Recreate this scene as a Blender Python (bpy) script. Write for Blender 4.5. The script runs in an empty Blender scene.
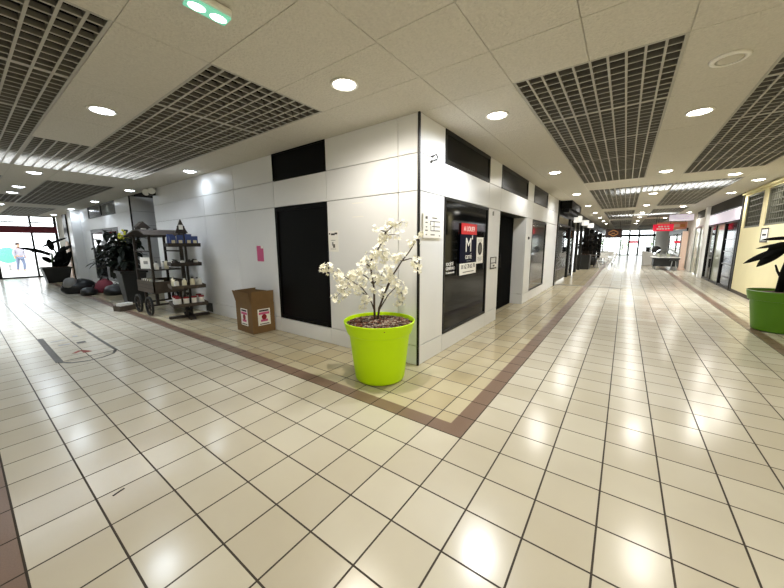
import bpy, math, random
from mathutils import Vector, Matrix
random.seed(7)
PI = math.pi
SC = bpy.context.scene
COL = SC.collection
H = 2.897            # ceiling height
XL, YF = 1.065, 1.03  # the building corner: left face lies on x = XL, front face on y = YF
YR = -3.6            # right-hand wall of the corridor
XW = -3.2            # wall opposite the left face

# ------------------------------------------------------------------ materials
def lin(c):
    c /= 255.0
    return c / 12.92 if c <= 0.04045 else ((c + 0.055) / 1.055) ** 2.4
def rgb(r, g, b): return (lin(r), lin(g), lin(b), 1.0)

def mat(name, col, rough=0.6, metal=0.0, spec=0.5, emit=None, estr=0.0, noise=0.0, nscale=30.0, bump=0.0, coat=0.0):
    m = bpy.data.materials.new(name); m.use_nodes = True
    nt = m.node_tree; b = nt.nodes['Principled BSDF']
    c = rgb(*col)
    b.inputs['Base Color'].default_value = c
    b.inputs['Roughness'].default_value = rough
    b.inputs['Metallic'].default_value = metal
    b.inputs['Specular IOR Level'].default_value = spec
    b.inputs['Coat Weight'].default_value = coat
    b.inputs['Coat Roughness'].default_value = 0.1
    if emit:
        b.inputs['Emission Color'].default_value = rgb(*emit)
        b.inputs['Emission Strength'].default_value = estr
    if noise or bump:
        tc = nt.nodes.new('ShaderNodeTexCoord')
        n = nt.nodes.new('ShaderNodeTexNoise'); n.inputs['Scale'].default_value = nscale
        n.inputs['Detail'].default_value = 6.0
        nt.links.new(tc.outputs['Object'], n.inputs['Vector'])
        if noise:
            mx = nt.nodes.new('ShaderNodeMix'); mx.data_type = 'RGBA'
            mx.inputs['A'].default_value = tuple(x * (1 - noise) for x in c[:3]) + (1,)
            mx.inputs['B'].default_value = tuple(min(1, x * (1 + noise)) for x in c[:3]) + (1,)
            nt.links.new(n.outputs['Fac'], mx.inputs['Factor'])
            nt.links.new(mx.outputs['Result'], b.inputs['Base Color'])
        if bump:
            bp = nt.nodes.new('ShaderNodeBump'); bp.inputs['Strength'].default_value = bump
            bp.inputs['Distance'].default_value = 0.01
            nt.links.new(n.outputs['Fac'], bp.inputs['Height'])
            nt.links.new(bp.outputs['Normal'], b.inputs['Normal'])
    return m

class NX:
    """small helper for math node graphs"""
    def __init__(s, nt): s.nt = nt
    def op(s, o, a, b=None):
        n = s.nt.nodes.new('ShaderNodeMath'); n.operation = o
        for i, v in enumerate((a, b)):
            if v is None: continue
            if isinstance(v, (int, float)): n.inputs[i].default_value = v
            else: s.nt.links.new(v, n.inputs[i])
        return n.outputs[0]
    def mix(s, f, a, b):
        n = s.nt.nodes.new('ShaderNodeMix'); n.data_type = 'RGBA'
        for k, v in (('Factor', f), ('A', a), ('B', b)):
            if isinstance(v, (int, float, tuple)): n.inputs[k].default_value = v
            else: s.nt.links.new(v, n.inputs[k])
        return n.outputs['Result']

def floor_material():
    m = bpy.data.materials.new('floor_tiles'); m.use_nodes = True
    nt = m.node_tree; b = nt.nodes['Principled BSDF']; X = NX(nt)
    tc = nt.nodes.new('ShaderNodeTexCoord'); sp = nt.nodes.new('ShaderNodeSeparateXYZ')
    nt.links.new(tc.outputs['Object'], sp.inputs[0])
    x, y = sp.outputs[0], sp.outputs[1]
    T = 0.30
    def edge(c):
        f = X.op('FRACT', X.op('ADD', X.op('DIVIDE', c, T), 100.0))
        return X.op('MULTIPLY', X.op('MINIMUM', f, X.op('SUBTRACT', 1.0, f)), T)
    ex, ey = edge(x), edge(y)
    ix = X.op('FLOOR', X.op('ADD', X.op('DIVIDE', x, T), 100.0)); iy = X.op('FLOOR', X.op('ADD', X.op('DIVIDE', y, T), 100.0))
    cb = nt.nodes.new('ShaderNodeCombineXYZ'); nt.links.new(ix, cb.inputs[0]); nt.links.new(iy, cb.inputs[1])
    wn = nt.nodes.new('ShaderNodeTexWhiteNoise'); wn.noise_dimensions = '2D'; nt.links.new(cb.outputs[0], wn.inputs['Vector'])
    ns = nt.nodes.new('ShaderNodeTexNoise'); ns.inputs['Scale'].default_value = 1.3; ns.inputs['Detail'].default_value = 5
    nt.links.new(tc.outputs['Object'], ns.inputs['Vector'])
    fine = nt.nodes.new('ShaderNodeTexNoise'); fine.inputs['Scale'].default_value = 160; nt.links.new(tc.outputs['Object'], fine.inputs['Vector'])
    gt = lambda a, v: X.op('GREATER_THAN', a, v)
    lt = lambda a, v: X.op('LESS_THAN', a, v)
    mul = lambda a, c: X.op('MULTIPLY', a, c)
    outer = mul(gt(x, 0.0), gt(y, 0.0)); inner = mul(gt(x, 0.15), gt(y, 0.15))
    ring = X.op('SUBTRACT', outer, inner)
    # bands along the two opposite walls, meeting in a corner
    o2 = X.op('MAXIMUM', lt(x, -2.1), lt(y, -2.7)); i2 = X.op('MAXIMUM', lt(x, -2.25), lt(y, -2.86))
    ring2 = X.op('SUBTRACT', o2, i2)
    band = X.op('MAXIMUM', ring, ring2)
    base = X.mix(wn.outputs['Value'], rgb(199, 191, 171), rgb(212, 206, 188))
    aged = X.mix(wn.outputs['Value'], rgb(182, 166, 128), rgb(197, 185, 153))
    base = X.mix(mul(inner, 0.85), base, aged)
    base = X.mix(mul(X.op('SUBTRACT', ns.outputs['Fac'], 0.38), 0.8), base, rgb(174, 163, 138))
    bandc = X.mix(fine.outputs['Fac'], rgb(112, 90, 74), rgb(138, 114, 96))
    base = X.mix(band, base, bandc)
    # grout, uneven in darkness
    gn = nt.nodes.new('ShaderNodeTexNoise'); gn.inputs['Scale'].default_value = 0.9; nt.links.new(cb.outputs[0], gn.inputs['Vector'])
    gx = lt(ex, 0.0048); gy = lt(ey, 0.0048)
    grout = X.op('MAXIMUM', gx, gy)
    # the edges of the band are joints as well
    gr = X.mix(gn.outputs['Fac'], rgb(24, 18, 12), rgb(72, 60, 44))
    col = X.mix(grout, base, gr)
    nt.links.new(col, b.inputs['Base Color'])
    rn = nt.nodes.new('ShaderNodeTexNoise'); rn.inputs['Scale'].default_value = 3.0; rn.inputs['Detail'].default_value = 8; nt.links.new(tc.outputs['Object'], rn.inputs['Vector'])
    rough = X.op('ADD', mul(rn.outputs['Fac'], 0.16), 0.13)
    rough = X.op('ADD', rough, mul(grout, 0.5))
    rough = X.op('ADD', rough, mul(band, 0.12))
    nt.links.new(rough, b.inputs['Roughness'])
    bp = nt.nodes.new('ShaderNodeBump'); bp.inputs['Strength'].default_value = 0.35; bp.inputs['Distance'].default_value = 0.003
    hgt = X.op('ADD', X.op('SUBTRACT', 1.0, grout), mul(rn.outputs['Fac'], 0.12))
    nt.links.new(hgt, bp.inputs['Height']); nt.links.new(bp.outputs['Normal'], b.inputs['Normal'])
    return m

def glass_material(name, tint=(1, 1, 1), refl=0.1):
    m = bpy.data.materials.new(name); m.use_nodes = True
    nt = m.node_tree; nt.nodes.clear()
    o = nt.nodes.new('ShaderNodeOutputMaterial'); t = nt.nodes.new('ShaderNodeBsdfTransparent'); g = nt.nodes.new('ShaderNodeBsdfGlossy')
    t.inputs[0].default_value = tint + (1,); g.inputs['Roughness'].default_value = 0.02
    f = nt.nodes.new('ShaderNodeFresnel'); f.inputs[0].default_value = 1.35
    mx = nt.nodes.new('ShaderNodeMixShader')
    nt.links.new(f.outputs[0], mx.inputs[0]); nt.links.new(t.outputs[0], mx.inputs[1]); nt.links.new(g.outputs[0], mx.inputs[2])
    nt.links.new(mx.outputs[0], o.inputs[0])
    return m

M = {}
M['floor'] = floor_material()
M['ceil'] = mat('ceiling_tile', (208, 204, 194), 0.95, spec=0.1, noise=0.16, nscale=55, bump=1.0)
M['grille'] = mat('grille_metal', (176, 174, 167), 0.6, spec=0.4)
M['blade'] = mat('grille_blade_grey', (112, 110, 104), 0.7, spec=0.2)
M['plenum'] = mat('plenum_black', (14, 14, 13), 0.95, spec=0.05)
M['panel'] = mat('white_cladding', (229, 230, 231), 0.32, spec=0.5, noise=0.02, nscale=4)
M['backing'] = mat('joint_shadow', (52, 50, 47), 0.9)
M['plaster'] = mat('pale_plaster', (205, 200, 188), 0.8)
M['cream'] = mat('cream_wall', (226, 216, 172), 0.7, noise=0.05, nscale=3)
M['blackglass'] = mat('black_glass', (4, 5, 5), 0.06, spec=0.22)
M['darkroom'] = mat('black_blind', (5, 5, 5), 0.35, spec=0.12)
M['blackpanel'] = mat('black_panel', (7, 7, 7), 0.5, spec=0.12)
M['frame'] = mat('dark_frame', (20, 20, 19), 0.4, spec=0.3)
M['trimblack'] = mat('corner_trim', (8, 8, 8), 0.45)
M['mirrorglass'] = mat('reflective_glass', (20, 22, 22), 0.05, spec=1.0, coat=0.6)
M['glass'] = glass_material('clear_glass')
M['lime'] = mat('lime_plastic', (198, 242, 0), 0.45, spec=0.25)
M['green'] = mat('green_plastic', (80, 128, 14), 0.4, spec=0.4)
M['soil'] = mat('soil', (66, 44, 32), 0.95, noise=0.4, nscale=60, bump=0.6)
M['chip1'] = mat('bark_brown', (104, 62, 42), 0.9, noise=0.2, nscale=40)
M['chip2'] = mat('bark_grey', (150, 138, 122), 0.9, noise=0.2, nscale=40)
M['chip3'] = mat('bark_dark', (52, 30, 24), 0.9)
M['bark'] = mat('branch_bark', (66, 54, 44), 0.85, noise=0.25, nscale=60)
M['petal'] = mat('white_petal', (255, 253, 240), 0.7, spec=0.2)
M['petalcore'] = mat('petal_core', (196, 196, 104), 0.7)
M['card'] = mat('cardboard', (120, 92, 57), 0.85, noise=0.12, nscale=14)
M['cardin'] = mat('cardboard_inside', (112, 88, 58), 0.9)
M['white'] = mat('white_paint', (236, 234, 228), 0.5)
M['paper'] = mat('white_paper', (240, 238, 232), 0.7)
M['ink'] = mat('dark_ink', (44, 40, 40), 0.7)
M['drumlit'] = mat('lit_drum_shade', (240, 240, 236), 0.5, emit=(255, 252, 244), estr=0.7)
M['doorblack'] = mat('matt_black_door', (3, 3, 3), 0.8, spec=0.05)
M['pink'] = mat('pink_paper', (206, 92, 138), 0.7)
M['red'] = mat('sign_red', (205, 22, 32), 0.45)
M['darkred'] = mat('deep_red', (140, 14, 30), 0.6)
M['navy'] = mat('sign_navy', (7, 9, 36), 0.6, spec=0.08)
M['wood'] = mat('dark_wood', (46, 38, 31), 0.7, noise=0.25, nscale=18)
M['woodlight'] = mat('weathered_wood', (78, 68, 57), 0.75, noise=0.2, nscale=18)
M['leafdark'] = mat('dark_leaf', (18, 26, 16), 0.5, spec=0.3, noise=0.3, nscale=8)
M['leafblack'] = mat('very_dark_leaf', (12, 13, 11), 0.75, spec=0.15, noise=0.2, nscale=8)
M['leafmid'] = mat('mid_leaf', (62, 84, 44), 0.5, noise=0.25, nscale=8)
M['yellow'] = mat('yellow_flower', (214, 214, 70), 0.6)
M['potblack'] = mat('black_pot', (24, 25, 24), 0.5)
M['bagblack'] = mat('black_bag', (22, 22, 23), 0.35)
M['baggrey'] = mat('grey_bag', (128, 126, 122), 0.5)
M['bagpink'] = mat('faded_red_cloth', (138, 62, 74), 0.8)
M['blue'] = mat('blue_pack', (50, 70, 128), 0.5)
M['cream2'] = mat('cream_label', (226, 218, 188), 0.5)
M['metal'] = mat('brushed_metal', (176, 176, 174), 0.35, metal=0.8)
M['burg'] = mat('burgundy_fascia', (112, 20, 36), 0.5)
M['lens'] = mat('lamp_lens', (255, 255, 255), 0.4, emit=(255, 250, 236), estr=22.0)
M['lensc'] = mat('lamp_lens_cool', (255, 255, 255), 0.4, emit=(236, 244, 255), estr=22.0)
M['lensring'] = mat('lamp_ring', (228, 226, 220), 0.4)
M['tube'] = mat('tube_diffuser', (255, 255, 255), 0.4, emit=(240, 246, 255), estr=24.0)
M['exitgreen'] = mat('exit_green', (120, 200, 170), 0.3, emit=(140, 232, 200), estr=0.55)
M['exitwhite'] = mat('exit_lamp', (255, 255, 255), 0.3, emit=(240, 255, 248), estr=5.0)
M['lilac'] = mat('lit_lilac_sign', (240, 236, 245), 0.4, emit=(232, 220, 243), estr=0.45)
M['redlit'] = mat('lit_red_sign', (214, 20, 52), 0.4, emit=(216, 18, 56), estr=0.7)
M['orange'] = mat('orange_sign', (232, 166, 136), 0.6)
M['pinkcol'] = mat('salmon_pillar', (236, 206, 186), 0.6)
M['gold'] = mat('emblem_orange', (214, 150, 84), 0.5)
M['brown'] = mat('sign_brown', (52, 28, 24), 0.5)
M['lattice'] = mat('lattice_iron', (92, 92, 80), 0.5)
M['darkpane'] = mat('grey_pane', (60, 62, 58), 0.15)
M['palepane'] = mat('pale_glossy_pane', (176, 180, 160), 0.12, spec=0.8)
M['concrete'] = mat('pale_concrete', (206, 206, 202), 0.9, noise=0.06, nscale=2)
M['teal'] = mat('teal_panel', (96, 178, 150), 0.7)
M['skin'] = mat('skin', (206, 160, 134), 0.6)
M['hair'] = mat('hair', (60, 46, 40), 0.7)
M['cloth1'] = mat('grey_jumper', (168, 164, 176), 0.8)
M['cloth2'] = mat('blue_grey_jeans', (112, 122, 146), 0.8)
M['rubber'] = mat('marking_grey', (86, 84, 78), 0.6, noise=0.4, nscale=20)
M['markred'] = mat('marking_red', (150, 72, 62), 0.7)
M['markpale'] = mat('marking_faded', (150, 150, 148), 0.7)
M['hedge'] = mat('hedge_green', (150, 178, 120), 0.8, noise=0.3, nscale=4)

# ------------------------------------------------------------------ mesh helpers
class MB:
    def __init__(s): s.v = []; s.f = []
    def add(s, vs, fs):
        n = len(s.v); s.v += [tuple(p) for p in vs]; s.f += [tuple(i + n for i in f) for f in fs]; return s
    def box(s, x0, y0, z0, x1, y1, z1, mtx=None):
        vs = [Vector(p) for p in ((x0,y0,z0),(x1,y0,z0),(x1,y1,z0),(x0,y1,z0),(x0,y0,z1),(x1,y0,z1),(x1,y1,z1),(x0,y1,z1))]
        if mtx: vs = [mtx @ p for p in vs]
        return s.add(vs, [(0,3,2,1),(4,5,6,7),(0,1,5,4),(1,2,6,5),(2,3,7,6),(3,0,4,7)])
    def cbox(s, c, sz, mtx=None):
        return s.box(c[0]-sz[0]/2, c[1]-sz[1]/2, c[2]-sz[2]/2, c[0]+sz[0]/2, c[1]+sz[1]/2, c[2]+sz[2]/2, mtx)
    def hexa(s, bot, top):
        return s.add(list(bot) + list(top), [(0,3,2,1),(4,5,6,7),(0,1,5,4),(1,2,6,5),(2,3,7,6),(3,0,4,7)])
    def tube(s, pts, rad, n=8, caps=True):
        pts = [Vector(p) for p in pts]
        if isinstance(rad, (int, float)): rad = [rad] * len(pts)
        base = len(s.v); prev = None
        for i, p in enumerate(pts):
            d = (pts[min(i+1, len(pts)-1)] - pts[max(i-1, 0)])
            d = d.normalized() if d.length > 1e-9 else Vector((0,0,1))
            if prev is None:
                a = d.orthogonal().normalized()
            else:
                a = (prev - d * prev.dot(d)); a = a.normalized() if a.length > 1e-6 else d.orthogonal().normalized()
            prev = a; c = d.cross(a)
            for k in range(n):
                t = 2 * PI * k / n
                s.v.append(tuple(p + (a * math.cos(t) + c * math.sin(t)) * rad[i]))
        for i in range(len(pts) - 1):
            for k in range(n):
                k2 = (k + 1) % n
                s.f.append((base+i*n+k, base+i*n+k2, base+(i+1)*n+k2, base+(i+1)*n+k))
        if caps:
            s.f.append(tuple(base + k for k in reversed(range(n))))
            s.f.append(tuple(base + (len(pts)-1)*n + k for k in range(n)))
        return s
    def lathe(s, prof, c=(0,0,0), n=32, axis=None, closed=False):
        base = len(s.v); m = len(prof)
        R = axis or Matrix.Identity(3)
        for r, z in prof:
            for k in range(n):
                t = 2*PI*k/n
                s.v.append(tuple(Vector(c) + R @ Vector((r*math.cos(t), r*math.sin(t), z))))
        for i in range(m if closed else m-1):
            i2 = (i + 1) % m
            for k in range(n):
                k2 = (k+1) % n
                s.f.append((base+i*n+k, base+i*n+k2, base+i2*n+k2, base+i2*n+k))
        if not closed:
            if prof[0][0] > 1e-6: s.f.append(tuple(base + k for k in reversed(range(n))))
            if prof[-1][0] > 1e-6: s.f.append(tuple(base + (m-1)*n + k for k in range(n)))
        return s
    def ell(s, c, r, nu=12, nv=8, jit=0.0):
        base = len(s.v)
        for j in range(nv + 1):
            ph = -PI/2 + PI*j/nv
            for i in range(nu):
                t = 2*PI*i/nu; q = 1 + random.uniform(-jit, jit)
                s.v.append((c[0]+r[0]*math.cos(ph)*math.cos(t)*q, c[1]+r[1]*math.cos(ph)*math.sin(t)*q, c[2]+r[2]*math.sin(ph)*q))
        for j in range(nv):
            for i in range(nu):
                i2 = (i+1) % nu
                s.f.append((base+j*nu+i, base+j*nu+i2, base+(j+1)*nu+i2, base+(j+1)*nu+i))
        return s
    def leaf(s, p, d, length, width, droop=0.3, n=6, fold=0.25, up=Vector((0,0,1))):
        """a thin blade with thickness from its fold, curving down along its length"""
        p = Vector(p); d = Vector(d).normalized()
        side = d.cross(up); side = side.normalized() if side.length > 1e-4 else Vector((1,0,0))
        base = len(s.v)
        for i in range(n + 1):
            t = i / n
            w = width * 0.5 * math.sin(PI * min(1, (t * 0.94 + 0.06))) ** 0.75
            nd = (d - up * droop * t * 1.6)
            c = p + d * length * t - up * (droop * length * t * t)
            nn = side.cross(nd).normalized()
            s.v += [tuple(c - side*w + nn*w*fold), tuple(c), tuple(c + side*w + nn*w*fold)]
        for i in range(n):
            a = base + i*3
            s.f += [(a, a+1, a+4, a+3), (a+1, a+2, a+5, a+4)]
        return s
    def build(s, name, m, parent=None, smooth=False, bevel=0.0, seg=2, loc=None):
        me = bpy.data.meshes.new(name); me.from_pydata(s.v, [], s.f); me.update()
        ms = m if isinstance(m, (list, tuple)) else [m]
        for q in ms: me.materials.append(q)
        if smooth:
            for p in me.polygons: p.use_smooth = True
        o = bpy.data.objects.new(name, me); COL.objects.link(o)
        if parent: o.parent = parent
        if loc: o.location = loc
        if bevel:
            b = o.modifiers.new('bevel', 'BEVEL'); b.width = bevel; b.segments = seg; b.limit_method = 'ANGLE'
        return o

def tag(o, label, cat, group=None, kind=None):
    if label: o['label'] = label
    if cat: o['category'] = cat
    if group: o['group'] = group
    if kind: o['kind'] = kind
    return o
def thing(name, label, cat, loc=(0,0,0), rz=0.0, group=None):
    o = bpy.data.objects.new(name, None); COL.objects.link(o)
    o.location = loc; o.rotation_euler = (0, 0, rz); o.empty_display_size = 0.1
    return tag(o, label, cat, group)
def struct(o): o['kind'] = 'structure'; return o
def copy_tree(o, parent=None):
    c = o.copy(); COL.objects.link(c)
    if parent: c.parent = parent
    for ch in list(o.children): copy_tree(ch, c)
    return c
def text(name, body, size, loc, rot, m, parent=None, ext=0.0012, align='CENTER', sx=1.0):
    cu = bpy.data.curves.new(name, 'FONT'); cu.body = body; cu.size = size; cu.extrude = ext
    cu.align_x = align; cu.align_y = 'CENTER'
    t = bpy.data.objects.new(name, cu); COL.objects.link(t)
    dg = bpy.context.evaluated_depsgraph_get(); dg.update()
    me = bpy.data.meshes.new_from_object(t.evaluated_get(dg))
    bpy.data.objects.remove(t); me.name = name; me.materials.clear(); me.materials.append(m)
    o = bpy.data.objects.new(name, me); COL.objects.link(o)
    o.location = loc; o.rotation_euler = rot; o.scale = (sx, 1, 1)
    if parent: o.parent = parent
    return o
FACE_S = (PI/2, 0, 0)          # lettering that faces -y
FACE_W = (PI/2, 0, -PI/2)      # lettering that faces -x

# ------------------------------------------------------------------ camera
C = Vector((-2.1059, -0.8942, 1.4771))
yaw, pitch, roll = 0.63, -0.1566, -0.0063
F = Vector((math.cos(pitch)*math.cos(yaw), math.cos(pitch)*math.sin(yaw), math.sin(pitch)))
Rr = Vector((math.sin(yaw), -math.cos(yaw), 0)); Uu = Rr.cross(F)
c_, s_ = math.cos(roll), math.sin(roll)
R2 = Rr*c_ + Uu*s_; U2 = Uu*c_ - Rr*s_
cam = bpy.data.cameras.new('camera'); camo = bpy.data.objects.new('camera', cam); COL.objects.link(camo)
cam.sensor_width = 36.0; cam.lens = 36.0 * 316.438 / 784.0; cam.clip_start = 0.05; cam.clip_end = 300
mw = Matrix.Identity(4)
for i in range(3): mw[i][0], mw[i][1], mw[i][2], mw[i][3] = R2[i], U2[i], -F[i], C[i]
camo.matrix_world = mw
SC.camera = camo

# ------------------------------------------------------------------ setting: floor, ceiling
XE, YE = 45.0, 22.0
struct(MB().box(XW-0.2, YR-0.3, -0.12, XE+0.1, YE+0.1, 0).build('floor', M['floor']))
struct(MB().box(XE+0.1, -40, -0.14, 120, 60, -0.02).box(-60, YE+0.1, -0.14, XE+0.1, 90, -0.02).build('ground', M['concrete']))
struct(MB().box(XW-0.2, YR-3.0, 3.5, XE+0.2, YE+0.2, 3.6).build('ceiling_slab', M['plenum']))

CELL = 1.21
grilles = []   # (x0, y0, nx panels, ny panels, axis of length, label)
def grid_rects():
    R = []
    for i, (y0, lab) in enumerate(((1.88, 'beside the white corner'), (9.4, 'past the wall with the twin spotlight'), (16.9, 'at the glass entrance end'))):
        ny = 5 if i < 2 else 4
        R.append((-0.72, y0, 1.17, 1.2, 1, ny, 'open-cell grille nearer the left white wall, ' + lab))
        R.append((-2.48, y0, 1.17, 1.2, 1, ny, 'open-cell grille farther from the left white wall, ' + lab))
    R.append((-1.31, 5.48, 0.59, 1.2, 1, 2, 'narrow open-cell grille bridging the plain strip beyond the left downlight'))
    R.append((-1.31, 13.0, 0.59, 1.2, 1, 2, 'narrow open-cell grille bridging the plain strip near the glass entrance'))
    xs = [1.05, 8.4, 15.9, 23.4, 30.9, 38.4]
    nm = ['nearest the white corner', 'past the dark shopfront post', 'above the cafe tables', 'before the hanging brown sign', 'past the hanging brown sign', 'beside the far glass doors']
    for x0, lab in zip(xs, nm):
        R.append((x0, -1.13, CELL, 1.18, 5, 1, 'middle grille of the right corridor ceiling, ' + lab))
        R.append((x0, -2.92, CELL, 1.18, 5, 1, 'cream-wall-side grille of the right corridor ceiling, ' + lab))
    R.append((8.4, -1.74, CELL, 0.61, 1, 1, 'short open-cell grille under the first bright ceiling light box'))
    R.append((18.32, -1.74, CELL, 0.61, 1, 1, 'short open-cell grille under the second bright ceiling light box'))
    return R
GR = grid_rects()
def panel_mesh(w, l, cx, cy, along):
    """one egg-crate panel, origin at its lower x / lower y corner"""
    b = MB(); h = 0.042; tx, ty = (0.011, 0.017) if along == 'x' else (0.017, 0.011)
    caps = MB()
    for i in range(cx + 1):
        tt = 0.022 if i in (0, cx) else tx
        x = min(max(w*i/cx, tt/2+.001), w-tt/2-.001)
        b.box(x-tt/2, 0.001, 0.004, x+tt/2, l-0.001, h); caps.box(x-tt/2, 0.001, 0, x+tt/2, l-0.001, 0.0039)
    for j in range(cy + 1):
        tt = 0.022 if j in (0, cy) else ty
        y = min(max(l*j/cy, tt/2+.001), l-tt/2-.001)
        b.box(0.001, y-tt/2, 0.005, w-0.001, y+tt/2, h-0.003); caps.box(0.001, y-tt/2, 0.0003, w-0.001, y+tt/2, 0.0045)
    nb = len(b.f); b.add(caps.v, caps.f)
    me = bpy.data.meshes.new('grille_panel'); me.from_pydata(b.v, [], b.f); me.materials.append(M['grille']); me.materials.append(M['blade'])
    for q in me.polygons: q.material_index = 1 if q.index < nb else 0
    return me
PM = {}
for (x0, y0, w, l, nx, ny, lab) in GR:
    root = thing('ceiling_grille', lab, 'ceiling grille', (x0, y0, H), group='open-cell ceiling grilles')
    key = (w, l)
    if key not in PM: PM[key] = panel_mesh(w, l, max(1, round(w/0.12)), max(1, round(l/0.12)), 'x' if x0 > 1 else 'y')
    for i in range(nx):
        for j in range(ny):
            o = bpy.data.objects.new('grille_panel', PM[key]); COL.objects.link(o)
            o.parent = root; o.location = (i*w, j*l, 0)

def covered(cx, cy):
    return any(x0-1e-3 < cx < x0+w*nx+1e-3 and y0-1e-3 < cy < y0+l*ny+1e-3 for (x0, y0, w, l, nx, ny, _) in GR)
def cuts(vals, lo, hi):
    v = sorted(set(round(q, 4) for q in vals if lo < q < hi) | {lo, hi}); return [q for i, q in enumerate(v) if i == 0 or q - v[i-1] > 0.02]
tiles = MB()
def tile_zone(xc, yc):
    g = 0.0028
    for x0, x1 in zip(xc, xc[1:]):
        for y0, y1 in zip(yc, yc[1:]):
            if covered((x0+x1)/2, (y0+y1)/2): continue
            tiles.box(x0+g, y0+g, H, x1-g, y1-g, H+0.018)
            tiles.box(x0-0.001, y0-0.001, H+0.006, x1+0.001, y1+0.001, H+0.024)
yc = [0.66, 1.88] + [1.88+1.2*k for k in range(1, 6)] + [9.4+1.2*k for k in range(0, 6)] + [16.9+1.2*k for k in range(0, 5)]
tile_zone(cuts([-2.48, -1.9, -1.31, -0.72, -0.135, 0.45], XW, XL+0.03), cuts(yc, 0.66, YE))
xr = [1.05-CELL*k for k in range(1, 4)] + [1.05 + CELL*k for k in range(0, 6)]
for x0 in (8.4, 15.9, 23.4, 30.9, 38.4): xr += [x0 + CELL*k for k in range(0, 6)]
tile_zone(cuts([v for v in xr if v < 1.0] + [0.45], XW, 1.05), cuts([0.05, -0.54, -1.13, -1.74, -2.33, -2.92], YR-0.05, 0.66))
tile_zone(cuts(xr, 1.05, XE), cuts([0.05, -1.13, -1.74, -2.92], YR-0.05, 0.66))
tile_zone(cuts(xr, XL+0.03, XE), [0.66, YF+0.03])
struct(tiles.build('ceiling', M['ceil'], bevel=0))

# ------------------------------------------------------------------ setting: white clad building
ZR = [0.0, 0.245, 2.075, 2.48, H]
def cladding(name, axis, cols, skip, end):
    """panels of white laminate with open joints; axis 'x' = left face (x = XL), 'y' = front face (y = YF)"""
    b = MB(); g = 0.004
    for i, (a0, a1) in enumerate(zip(cols, cols[1:])):
        for j, (z0, z1) in enumerate(zip(ZR, ZR[1:])):
            if (i, j) in skip: continue
            lo = a0 + g; hi = a1 - g
            if axis == 'x': b.box(XL, lo, z0+(0.004 if j == 0 else g), XL+0.03, hi, z1-g)
            else: b.box(lo, YF, z0+(0.004 if j == 0 else g), hi, YF+0.03, z1-g)
    return struct(b.build(name, M['panel'], bevel=0.0015, seg=1))
LC = [YF+0.022, 1.32, 2.54, 3.78, 5.0, 6.22, 7.44, 8.95]
FC = [XL+0.022, 1.69, 3.34, 3.97, 5.93, 6.55, 8.27, 10.1]
cladding('wall_left', 'x', LC, {(2, 1), (2, 3)}, None)
cladding('wall_front', 'y', FC, {(1, 1), (1, 3), (3, 0), (3, 1), (3, 3), (5, 1), (5, 3)}, None)
struct(MB().box(XL+0.03, YF+0.03, 0, XL+0.14, 8.95, 3.5).box(XL+0.02, 8.95, 0, XL+2.4, 9.0, 3.5)
       .build('wall_left_core', M['backing']))
struct(MB().box(XL+0.14, YF+0.03, 0, 3.97, YF+0.14, 3.5).box(5.93, YF+0.03, 0, 10.1, YF+0.14, 3.5)
       .box(3.97, YF+0.03, 2.08, 5.93, YF+0.14, 3.5).build('wall_front_core', M['backing']))
struct(MB().box(XL-0.004, YF-0.004, 0.0, XL+0.02, YF+0.02, H).build('trim_1', M['trimblack']))

def window_unit(name, axis, a0, a1, z0, z1, glassmat, fw=0.045, proud=0.006, framemat=None):
    f = MB(); p = MB(); fm = framemat or M['frame']
    def bx(b, u0, u1, w0, w1, d0, d1):
        if axis == 'x': b.box(XL+d0, u0, w0, XL+d1, u1, w1)
        else: b.box(u0, YF+d0, w0, u1, YF+d1, w1)
    bx(f, a0, a0+fw, z0, z1, -proud, 0.029); bx(f, a1-fw, a1, z0, z1, -proud, 0.029)
    bx(f, a0+fw, a1-fw, z0, z0+fw, -proud, 0.029); bx(f, a0+fw, a1-fw, z1-fw, z1, -proud, 0.029)
    bx(p, a0+fw, a1-fw, z0+fw, z1-fw, 0.012, 0.024)
    r = struct(f.build(name, fm, bevel=0.002, seg=1))
    p.build('pane', glassmat, r)
    return r
window_unit('window_1', 'x', 2.545, 3.775, 0.25, 2.07, M['darkroom'], fw=0.06, framemat=M['blackpanel'])
window_unit('window_2', 'y', 1.70, 3.335, 0.25, 2.07, M['blackglass'], fw=0.035)
window_unit('window_3', 'y', 6.555, 8.265, 0.25, 2.05, M['mirrorglass'], fw=0.04)
window_unit('window_4', 'x', 2.545, 3.775, 2.485, H-0.003, M['blackpanel'], fw=0.02, framemat=M['blackpanel'])
window_unit('window_5', 'y', 1.70, 3.335, 2.485, H-0.003, M['darkroom'], fw=0.05)
window_unit('window_6', 'y', 3.98, 5.92, 2.485, H-0.003, M['darkroom'], fw=0.06)
window_unit('window_7', 'y', 6.56, 8.26, 2.485, H-0.003, M['darkroom'], fw=0.06)

# recessed dark entrance in the front face
b = MB()
b.box(5.925, YF+0.03, 0.25, 5.96, YF+1.2, 2.075); b.box(5.925, YF+0.03, 0.0, 5.96, YF+1.2, 0.242)
struct(b.build('wall_reveal', M['panel']))
struct(MB().box(3.94, YF+0.14, 0, 3.97, YF+1.2, 2.1).box(3.94, YF+0.14, 2.075, 5.96, YF+1.2, 2.12).build('wall_reveal_inner', M['blackpanel']))
d = MB()
for x0, x1 in ((3.975, 4.94), (4.96, 5.925)): d.box(x0, YF+0.29, 0.0, x1, YF+0.33, 2.07)
dr = struct(d.build('door_1', M['doorblack'], bevel=0.004))
MB().tube([(4.86, YF+0.24, 0.95), (4.86, YF+0.24, 1.25)], 0.012).tube([(4.86, YF+0.24, 0.98), (4.86, YF+0.29, 0.98)], 0.008).tube([(4.86, YF+0.24, 1.22), (4.86, YF+0.29, 1.22)], 0.008).build('handle', M['frame'], dr)

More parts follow.
